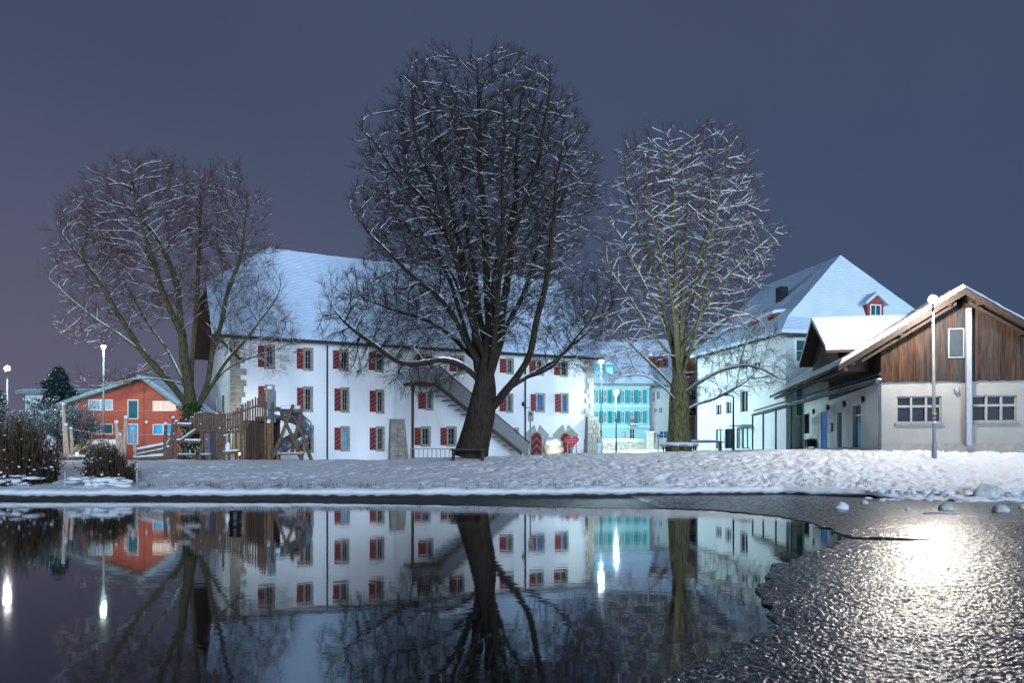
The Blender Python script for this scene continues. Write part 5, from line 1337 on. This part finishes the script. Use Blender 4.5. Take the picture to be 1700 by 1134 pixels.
thin_stake(107.5, 783, 808, 33, 'pale stake on the bank right of the tall reed clump'); thin_stake(227, 768, 802, 33.4, 'pale stake on the bank right of the lower reed clump')

def shrub(name, cx, cy, rx, ry, D, label, m_, n, size, seed, stems=30, snow_n=0, elong=1.6, cat='shrub', lobes=None):
    random.seed(seed); k = D / F; t = thing(name, label, cat, (X(cx, D), D, gz(cx, D) - .1)); zc = Z(cy, D) - t.location.z; pts = []; seg = []
    rx, ry = rx * k, ry * k; cl = [(random.gauss(0, .45), random.gauss(0, .35), random.gauss(0, .42), random.uniform(.2, .45)) for _ in range(26)]
    for i in range(n):
        c = random.choice(cl); d = Vector((random.gauss(0, 1), random.gauss(0, 1), random.gauss(0, 1))).normalized() * c[3] * random.random() ** .4
        p = Vector((c[0] + d.x, c[1] + d.y, c[2] + d.z)); 
        if p.length > 1.12: continue
        pts.append((p.x * rx, p.y * min(rx, 2.0), max(.05, zc + p.z * ry)))
    for i in range(stems):
        e = random.choice(pts); e = Vector(e); s0 = Vector((random.gauss(0, .12), random.gauss(0, .1), 0)); m1 = s0.lerp(e, .5) + Vector((random.gauss(0, .1), random.gauss(0, .1), .1)); seg += [(*s0, *m1, .035, .022), (*m1, *e, .022, .008)]
    tube_cloud('stems', seg, twig_c, t, 5, kind='stuff'); leaf_cloud('leaves', pts, size, m_, t, seed, elong, kind='stuff')
    if snow_n:
        sp_ = [(p[0] + random.gauss(0, .03), p[1] - .02, p[2] + .05) for p in random.sample(pts, min(snow_n, len(pts)))]; leaf_cloud('snow', sp_, size * 1.25, snow, t, seed + 1, 1.3, kind='stuff')
    return t
shrub('frosted_bush', 118, 705, 52, 45, 50, 'rounded frosted bare bush in front of the red house', leaf_pale, 16000, .045, 31, 160, 1800, 3.2)
shrub('frosted_bush', 52, 702, 36, 38, 49, 'lower frosted bush behind the tall reed clump', leaf_pale, 8000, .05, 32, 80, 900, 2.6)
shrub('evergreen_bush', -6, 690, 22, 50, 45, 'green bush lit by the lamp at the left edge', hedge_m, 6000, .08, 35, 40, 900, 1.6)
shrub('evergreen_shrub', 168, 749, 24, 17, 47, 'low dark green shrub behind the lower reed clump', hedge_m, 7000, .05, 33, 30, 900, 1.6)
# beech hedge with snow on top
D = 51; hg = thing('beech_hedge', 'clipped brown leaved hedge topped with snow behind the log posts', 'hedge', (X(96, D), D, gz(96, D))); L = X(196, D) - X(96, D); h = Z(737, D) - hg.location.z; random.seed(8)
leaf_cloud('leaves', [(random.random() * L, random.uniform(0, .8), random.random() * h) for _ in range(15000)], .06, beech_leaf, hg, 4, 1.5, kind='stuff')
bx('inner_twigs', wood_brown, hg, .1, L - .1, .3, .6, 0, h - .1)
mb = MB(); mb.tube([(L * i / 16, .4, h + .04 + .05 * nz(Vector((i * .8, 0, 0)))) for i in range(17)], [.26 + .05 * nz(Vector((i, 4, 0))) for i in range(17)], 8); mb.build('snow', snow, hg, smooth=True)
# conifer
D = 70; cf = thing('conifer', 'dark evergreen tree standing above the flat roofed house', 'tree', (X(97, D), D, 1.3)); random.seed(14); pts = []; zt = Z(614, D) - 1.3; k = D / F
for i in range(170):
    f_ = random.random(); z = zt * (.55 + .45 * f_); r = (46 * k) * (1 - f_) ** .6 * random.uniform(.5, 1.1); a = random.random() * 6.28; c = Vector((math.cos(a) * r, math.sin(a) * r, z))
    for j in range(70):
        g_ = random.random(); p = Vector((c.x * g_, c.y * g_, z + .2 * (1 - g_) - .15 * g_)) + Vector((random.gauss(0, .14), random.gauss(0, .14), random.gauss(0, .09))); pts.append(tuple(p))
leaf_cloud('needles', pts, .11, conifer_m, cf, 5, 2.2, kind='stuff'); MB().tube([(0, 0, 0), (0, 0, zt * .97)], [.25, .04], 8).build('trunk', wood_dark, cf)
leaf_cloud('snow', [(p[0], p[1], p[2] + .08) for p in random.sample(pts, 350)], .12, snow, cf, 6, 1.5, kind='stuff')

# dry grass poking through the snow lip
random.seed(63); seg = []
for i in range(150):
    px = random.choice([random.uniform(230, 640), random.uniform(230, 1450)]); D = shore(px) + random.uniform(.05, 1.2); x = X(px, D); z = ground(x, D) - .05
    for j in range(random.randint(2, 6)):
        a = random.gauss(0, .05); seg.append((x + a, D, z, x + a * 2 + random.gauss(0, .05), D + random.gauss(0, .03), z + random.uniform(.10, .30), .006, .003))
tube_cloud('dry_grass', seg, reed_stem, None, 3, kind='stuff')
# ============ playground
def Q(px, py, D): return P(px, py, D)
def snowy(mb, p0, p1, r):
    p0, p1 = Vector(p0), Vector(p1); d = p1 - p0
    if d.length < .05: return
    n = max(2, int(d.length / .25)); pts = [p0 + d * i / n + Vector((0, 0, r * .75)) for i in range(n + 1)]
    mb.tube(pts, [r * .8 * random.uniform(.8, 1.15) for _ in pts], 7)
def logpost(px0, py0, px1, py1, D, label, r=.09, name='log_post', tip=True, D1=None, group=None, cat='post', parent=None, m_=None):
    a, b = P(px0, py0, D), P(px1, py1, D1 or D)       # a = foot, b = top
    if parent is None:
        t = thing(name, label, cat, (a.x, a.y, a.z), 0, group)
        b = b - a; a = Vector((0, 0, -.25)); par = t
    else:
        par = parent; a = a - par.location; b = b - par.location
    mid = a.lerp(b, .5) + Vector((random.gauss(0, .02), 0, 0))
    s = MB().tube([a, a.lerp(mid, .5), mid, mid.lerp(b, .6), b], [r * 1.1, r * 1.05, r, r * .95, r * .85], 8, jitter=.06).build('shaft' if parent is None else 'log', m_ or log_wood, par, smooth=True)
    if tip: MB().blob(b + Vector((0, 0, r * .3)), r * 1.05, r * 1.05, r * .9, 8, 5, .1, px0).build('snow_cap', snow, par if parent is None else s, smooth=True)
    return par
random.seed(77)
D = 46.5
pal = mat('peeled_log', (.50, .37, .27), .75, .25, 4, .012, 12)
tp = thing('rope_posts', 'two tall peeled log posts on a low beam carrying a red rope', 'play frame', P(112, 763, D))
for a in ((109, 762, 105.5, 672), (113.5, 762, 109.5, 706), (121, 762, 118, 712)): logpost(a[0], a[1], a[2], a[3], D, '', .11 if a[2] < 110 else .10, parent=tp, m_=pal)
b_ = MB().tube([P(106, 762, D) - tp.location, P(142, 762.5, D) - tp.location], .13, 8).build('beam', log_wood, tp); mb = MB(); snowy(mb, P(106, 759, D) - tp.location, P(142, 759.5, D) - tp.location, .11); mb.build('snow', snow, b_, smooth=True)
rope = mat('rope_red', (.42, .10, .10), .7, .6, 30, col2=(.6, .5, .48), thr=(.45, .55))
rp_ = [P(114, 711, D), P(135, 716, D), P(160, 719.5, D), P(185, 720, D), P(207, 714, D)]
MB().tube([p - tp.location for p in rp_], .022, 6).build('rope', rope, tp)
p3 = thing('log_tripod', 'three crooked peeled log posts leaning together, between reed clump and red house', 'play frame', P(206, 765, D))
for a in ((199, 764, 193.5, 702, .13), (205, 764, 209.5, 694, .13), (225, 758, 220.5, 713, .09), (203, 764, 200, 722, .10)): logpost(a[0], a[1], a[2], a[3], D, '', a[4], parent=p3, m_=pal)
bb = thing('balance_beams', 'low snowy balance logs rising right in front of the red house', 'play frame', P(248, 765, D))
for a in ((222, 763, 273, 760, .13), (228, 757, 272, 748, .11), (228, 750, 274, 741, .12)):
    l_ = MB().tube([P(a[0], a[1], D) - bb.location, P(a[2], a[3], D) - bb.location], a[4], 8, jitter=.05).build('log', log_wood, bb); mb = MB(); snowy(mb, P(a[0], a[1] - 2, D) - bb.location, P(a[2], a[3] - 2, D) - bb.location, a[4]); mb.build('snow', snow, l_, smooth=True)
for i in range(9): p = P(230 + i * 4.9, 747.5 - i * .9, D) - bb.location; MB().blob(p, .09, .09, .09, 6, 4, .1, i).build('log_end', log_wood, bb)
cf_ = thing('climbing_posts', 'upright logs with crossbars left of the ivy covered trunk', 'play frame', P(282, 768, D))
for a in ((275, 769, 275, 705, .12), (283, 769, 287.5, 694, .10), (289, 769, 293, 700, .10), (279, 769, 279, 742, .10)): logpost(a[0], a[1], a[2], a[3], D, '', a[4], parent=cf_)
for a in ((288, 706, 318, 706.5), (288, 733, 333, 734), (300, 733, 324, 716), (274, 745, 290, 722)):
    l_ = MB().tube([P(a[0], a[1], D) - cf_.location, P(a[2], a[3], D) - cf_.location], .09, 8).build('crossbar', log_wood, cf_); mb = MB(); snowy(mb, P(a[0], a[1] - 1.5, D) - cf_.location, P(a[2], a[3] - 1.5, D) - cf_.location, .08); mb.build('snow', snow, l_, smooth=True)
bench('log_bench', 293, 327, 759.5, 45.6, 'left snowy log bench under the crossbars', log_wood, .09)
bench('log_bench', 332, 352, 760, 46, 'short snowy log bench beside the walkway supports', log_wood, .09)
ivs = thing('ivy', 'green ivy climbing the lower trunk of the left tree', 'ivy', (X(318, 49.3), 49.3, gz(318, 49.3))); random.seed(5)
leaf_cloud('leaves', [(random.gauss(-.1, .33), random.gauss(0, .25), random.random() ** 1.1 * 3.6) for _ in range(2600)], .11, ivy, ivs, 7, 1.3, kind='stuff')
leaf_cloud('snow', [(random.gauss(-.1, .36), random.gauss(-.2, .2), random.random() * 2.6) for _ in range(260)], .11, snow, ivs, 8, 1.2, kind='stuff')

D = 47.0
wkw = thing('palisade_walkway', 'raised walkway fenced with pointed stakes, climbing right to the play tower', 'play frame', P(380, 766, D))
def top_y(px): return float(np.interp(px, [316, 330, 361, 372, 384, 411, 420, 443], [694, 683, 686, 684, 683, 667, 663, 645]))
def bot_y(px): return float(np.interp(px, [316, 361, 384, 411, 412, 443], [716, 718, 717, 712, 700, 699]))
px = 317.0; random.seed(41)
while px < 443:
    st_ = 3.0 if px < 361 else 4.1
    D_ = D + random.uniform(-.05, .05) - (.06 if int(px) % 2 else 0); t_, b_ = top_y(px) + random.uniform(-2.6, 2.4), bot_y(px) + random.uniform(-1.5, 2)
    a, b = P(px + random.uniform(-.5, .5), b_, D_) - wkw.location, P(px + random.uniform(-.8, .8), t_, D_) - wkw.location; r = random.uniform(.042, .058)
    s = MB().tube([a, a.lerp(b, .93), b], [r, r, r * .35], 6).build('stake', log_wood, wkw)
    if random.random() < .6: MB().blob(b + Vector((0, -.01, -.02)), r * .85, r * .85, r * .7, 6, 4, .1, int(px)).build('snow_cap', snow, s, smooth=True)
    px += st_
for a in ((316, 712, 384, 713), (316, 697, 384, 697), (384, 710, 444, 697), (384, 690, 444, 668), (361, 718.5, 411, 717)):
    MB().tube([P(a[0], a[1], D + .12) - wkw.location, P(a[2], a[3], D + .12) - wkw.location], .06, 6).build('rail', log_wood, wkw)
for px, pt in ((333.5, 705), (360, 688), (365, 712), (370.5, 656), (381, 715), (392, 714), (400, 672), (336, 712)):
    l_ = MB().tube([P(px + random.uniform(-3, 3), 768, D + .05) - wkw.location, P(px, (pt + 768) / 2, D) - wkw.location, P(px, pt, D) - wkw.location], [.09, .08, .07], 7).build('support', log_wood, wkw)
    MB().blob(P(px, pt - 1, D) - wkw.location, .075, .075, .06, 6, 4, .1, int(px)).build('snow_cap', snow, l_, smooth=True)
floor_ = MB().prism([tuple(P(316, 717, D) - wkw.location), tuple(P(384, 717, D) - wkw.location), tuple(P(384, 717, D + 1.2) - wkw.location), tuple(P(316, 717, D + 1.2) - wkw.location)], (0, 0, -.08)).build('deck', wood_brown, wkw)

tw_ = thing('play_tower', 'boarded wooden play tower at the top end of the palisade walkway', 'play tower', P(431, 768, D)); random.seed(6)
a0 = P(409, 768, D) - tw_.location; k = D / F
n_ = 15
for i in range(n_):
    x = a0.x + 43.5 * k * i / n_; zt = Z(702.5, D) - tw_.location.z + random.uniform(-.05, .05)
    bx('board', random.choice([wood_brown, wood_brown, wood_dark]) if i < 11 else wood_warm, tw_, x, x + 43.5 * k / n_ - .012, random.uniform(-.02, .02), .06, -.2, zt)
bx('platform', wood_dark, tw_, a0.x - .1, a0.x + 44 * k, -.12, 1.6, Z(701, D) - tw_.location.z, Z(698.5, D) - tw_.location.z)
for i in range(n_): bx('back_board', wood_dark, tw_, a0.x + 43.5 * k * i / n_, a0.x + 43.5 * k * (i + .9) / n_, 1.5, 1.56, -.2, Z(690, D) - tw_.location.z)
for i in range(5):
    x = (444 + i * 2.8 - CX) * k - tw_.location.x; bx('end_panel', wood_grey, tw_, x, x + 2.6 * k, .0, .06, Z(702, D) - tw_.location.z, Z(643 + i * 1.4, D) - tw_.location.z)
for px in (408, 441.5, 453): 
    x = (px - CX) * k - tw_.location.x; MB().tube([(x, -.1, -.2), (x, -.1, Z(668 if px > 420 else 699, D) - tw_.location.z)], .09, 8, jitter=.05).build('corner_post', log_wood, tw_, smooth=True)
MB().blob(P(446, 700, D - .1) - tw_.location, .14, .1, .12, 8, 5, .1, 3).build('snow', snow, tw_, smooth=True); MB().blob(P(448, 643.5, D) - tw_.location, .2, .07, .1, 8, 5, .1, 4).build('snow', snow, tw_, smooth=True)

sl_ = thing('tube_slide', 'grey metal tube slide curling down from the play tower', 'slide', P(480, 768, D))
path = [(448, 687, .3), (462, 687, .3), (478, 690, .5), (494, 696, .9), (506, 706, 1.5), (509, 716, 2.0), (503, 724, 1.9), (492, 729, 1.2), (480, 734, .5), (470, 741, 0), (464, 747, -.3)]
cp = [P(a, b, D + c) - sl_.location for a, b, c in path]; sm = []
for i in range(len(cp) - 1):
    p0, p1, p2, p3_ = cp[max(i - 1, 0)], cp[i], cp[i + 1], cp[min(i + 2, len(cp) - 1)]
    for j in range(4):
        t_ = j / 4; sm.append(.5 * ((2 * p1) + (-p0 + p2) * t_ + (2 * p0 - 5 * p1 + 4 * p2 - p3_) * t_ * t_ + (-p0 + 3 * p1 - 3 * p2 + p3_) * t_ ** 3))
sm.append(cp[-1])
MB().tube(sm, [.40] * len(sm), 20, cap=False).build('tube', steel_tube, sl_, smooth=True)
for i in range(2, len(sm) - 1, 7): d = (sm[i + 1] - sm[i]).normalized() * .04; MB().tube([sm[i] - d, sm[i] + d], .43, 20).build('joint_ring', steel_tube, sl_)
d = (sm[-1] - sm[-2]).normalized(); MB().tube([sm[-1] - d * .5, sm[-1] - d * .45], .37, 16).build('mouth_shade', mat('shade_black', (.004, .004, .004), .9, .1), sl_)  # black disc set in the mouth paints the shade inside the tube
mb = MB(); mb.tube([p + Vector((0, 0, .37)) for p in sm[3:19]], [.05 + .16 * math.sin(math.pi * i / 15) for i in range(16)], 8); mb.build('snow', snow, sl_, smooth=True)

af = thing('crossed_logs', 'two crossed pairs of leaning logs in front of the tube slide', 'play frame', P(480, 767, D - 1))
for a in ((449, 769, 487, 672, -1.2), (502, 768, 466, 684, -1.0), (517, 765, 489, 692, -.3), (487, 738, 502, 674, -.3), (484, 752, 490, 726, -.2)):
    p, q = P(a[0], a[1], D + a[4]) - af.location, P(a[2], a[3], D + a[4]) - af.location
    l_ = MB().tube([p, p.lerp(q, .5) + Vector((.04, 0, .03)), q], [.12, .11, .09], 8, jitter=.05).build('log', log_wood, af, smooth=True); mb = MB(); snowy(mb, p.lerp(q, .1), p.lerp(q, .95), .06); mb.build('snow', snow, l_, smooth=True)
l_ = MB().tube([P(468, 686, D - .9) - af.location, P(500, 683, D - .4) - af.location], .10, 8).build('ridge_log', log_wood, af); mb = MB(); snowy(mb, P(466, 680, D - .9) - af.location, P(498, 680, D - .4) - af.location, .16); mb.build('snow', snow, l_, smooth=True)
bench('log_bench', 459, 504, 753, 45.2, 'snowy plank seat under the tube slide', log_wood, .1)
rd = thing('spring_rider', 'small wooden rocking seat under the walkway', 'play frame', P(382, 768, D - .6))
for a in ((372, 768, 373, 724, .07), (380, 768, 380.5, 753, .05), (392, 768, 394, 750, .05), (370, 724, 376, 723, .05)): logpost(a[0], a[1], a[2], a[3], D - .6, '', a[4], parent=rd)
l_ = MB().tube([P(369, 753, D - .6) - rd.location, P(396, 751, D - .6) - rd.location], .09, 8).build('seat', log_wood, rd); mb = MB(); snowy(mb, P(370, 751, D - .6) - rd.location, P(395, 749, D - .6) - rd.location, .07); mb.build('snow', snow, l_, smooth=True)
MB().blob(P(378, 743, D - .6) - rd.location, .16, .12, .32, 8, 6, .1, 5).build('snow', snow, rd, smooth=True)
wl = thing('assumed_path_light', 'assumed small warm path light behind the play tower', 'light', (X(398, 51.0), 51.0, gz(398, 51.0)))  # assumed fixture, added as a source for the warm light on the corner buttress
MB().tube([(0, 0, -.1), (0, 0, .35)], .04, 8).build('post', metal_dark, wl); MB().tube([(0, 0, .36), (0, 0, .46)], .06, 8).build('lens', mat('lens_warm', (1, .8, .4), .5, .01, 1, emit=60, ecol=(1, .75, .35)), wl)
spot('assumed_path_beam', (X(398, 51.3), 51.3, gz(398, 51.3) + .5), (X(394, 56), 56, gz(394, 56) + 1.6), 420, (1, .78, .38), 80)  # added beam that warms the stonework of the left corner

w2 = copy_tree(wl); w2.location = (X(128, 49.6), 49.6, gz(128, 49.6)); w2['label'] = 'added small warm light in front of the clipped beech hedge'; w2['group'] = wl['group'] = 'assumed warm path lights'  # extra copy of the fixture, added to brighten the hedge
spot('assumed_path_beam', (X(128, 49.4), 49.4, gz(128, 49.4) + .5), (X(140, 51), 51, gz(140, 51) + .6), 90, (1, .86, .66), 130)  # added beam that lights the hedge leaves

# ============ on the ice and the water
bd = thing('pond_float', 'black cylindrical float standing in the dark water at left', 'float', tuple(wpt(391, 870))); 
fm = mat('float_black', (.008, .008, .009), .4, .1, 2)
k = bd.location.y / F
MB().tube([(0, 0, -.1), (0, 0, .04), (0, 0, .12), (0, 0, 17 * k), (0, 0, 18 * k)], [11 * k, 11 * k, 9.5 * k, 9.5 * k, 8 * k], 20).build('body', fm, bd, smooth=False)
MB().tube([(0, 0, 18 * k), (0, 0, 20 * k), (0, 0, 21.5 * k)], [11 * k, 11 * k, 10 * k], 20).build('cap', fm, bd)
random.seed(15); ball_m = mat('grey_snow', (.62, .62, .60), .9, .25, 5, .02, 14)  # mottled snow, greyer than the plain snow
stones = [(1397, 847, 11, 8, 'small pale snowball on the ice, leftmost of the row'), (1435, 838, 6.5, 5, 'tiny snow lump on the ice between two larger snowballs'), (1507, 849, 4.5, 4, 'tiny dark lump on the ice below the barn window'), (1569.5, 849, 12, 9, 'rounded snowball on the ice below the street lamp'),
          (1661, 852, 14, 9, 'flat topped snowball on the ice, below the big snow block'), (1688, 832, 9, 8, 'snow lump beside the big snow block, at its right'), (1530, 830, 11, 6, 'low snow lump at the shore, left of the lamp reflection'), (1604, 828, 9, 6, 'snow lump just left of the big snow block'), (1495, 828, 9, 5, 'low snow lump at the shore, leftmost by the bank end'),
          (1699, 846, 7, 6, 'snow lump cut by the right edge of the ice')]
for i, (px, pb_, rx, ry, lab) in enumerate(stones):
    p = wpt(px, pb_); k = p.y / F; t = MB().blob((0, 0, ry * k * .55), rx * k, rx * k * .9, ry * k, 16, 10, .16, i + 3, flat=-ry * k * .6).build('snow_lump', ball_m if i in (1, 3, 4, 7) else snow, None, smooth=True); t.location = p; tag(t, lab, 'snow lump', 'snow lumps lying on the ice')
p = wpt(1638, 832); k = p.y / F
t = MB().blob((0, 0, 13 * k), 21.5 * k, 16 * k, 15.5 * k, 24, 16, .14, 41, flat=-13 * k).build('snow_block', ball_m, None, smooth=True); t.location = p; tag(t, 'largest rounded block of snow at the right end of the bank', 'snow block')
t = MB().blob((0, 0, .02), 22 * p.y / F, .25, .045, 18, 5, .2, 50, flat=-.01).build('ice_plate', ball_m, None, smooth=True); t.location = wpt(1559, 855); tag(t, 'thin flat ice plate in the lamp reflection', 'ice plate')
# broken snow crumbs along the right shore
mb = MB(); random.seed(19)
for i in range(620):
    px = random.uniform(1440, 1900); D = shore(px) + random.gauss(.1, .75) + abs(random.gauss(0, .8)); s_ = random.uniform(.03, .15) * (1.3 if random.random() < .1 else 1); x = X(px, D)
    z = .01 if D < shore(px) - .5 else max(.03, ground(x, D) * .8 - .02)
    mb.blob((x, D, z), s_ * random.uniform(.9, 1.6), s_, s_ * random.uniform(.45, .8), 7, 5, .2, i)
o = mb.build('snow_crumbs', snow, None, smooth=True, kind='stuff')
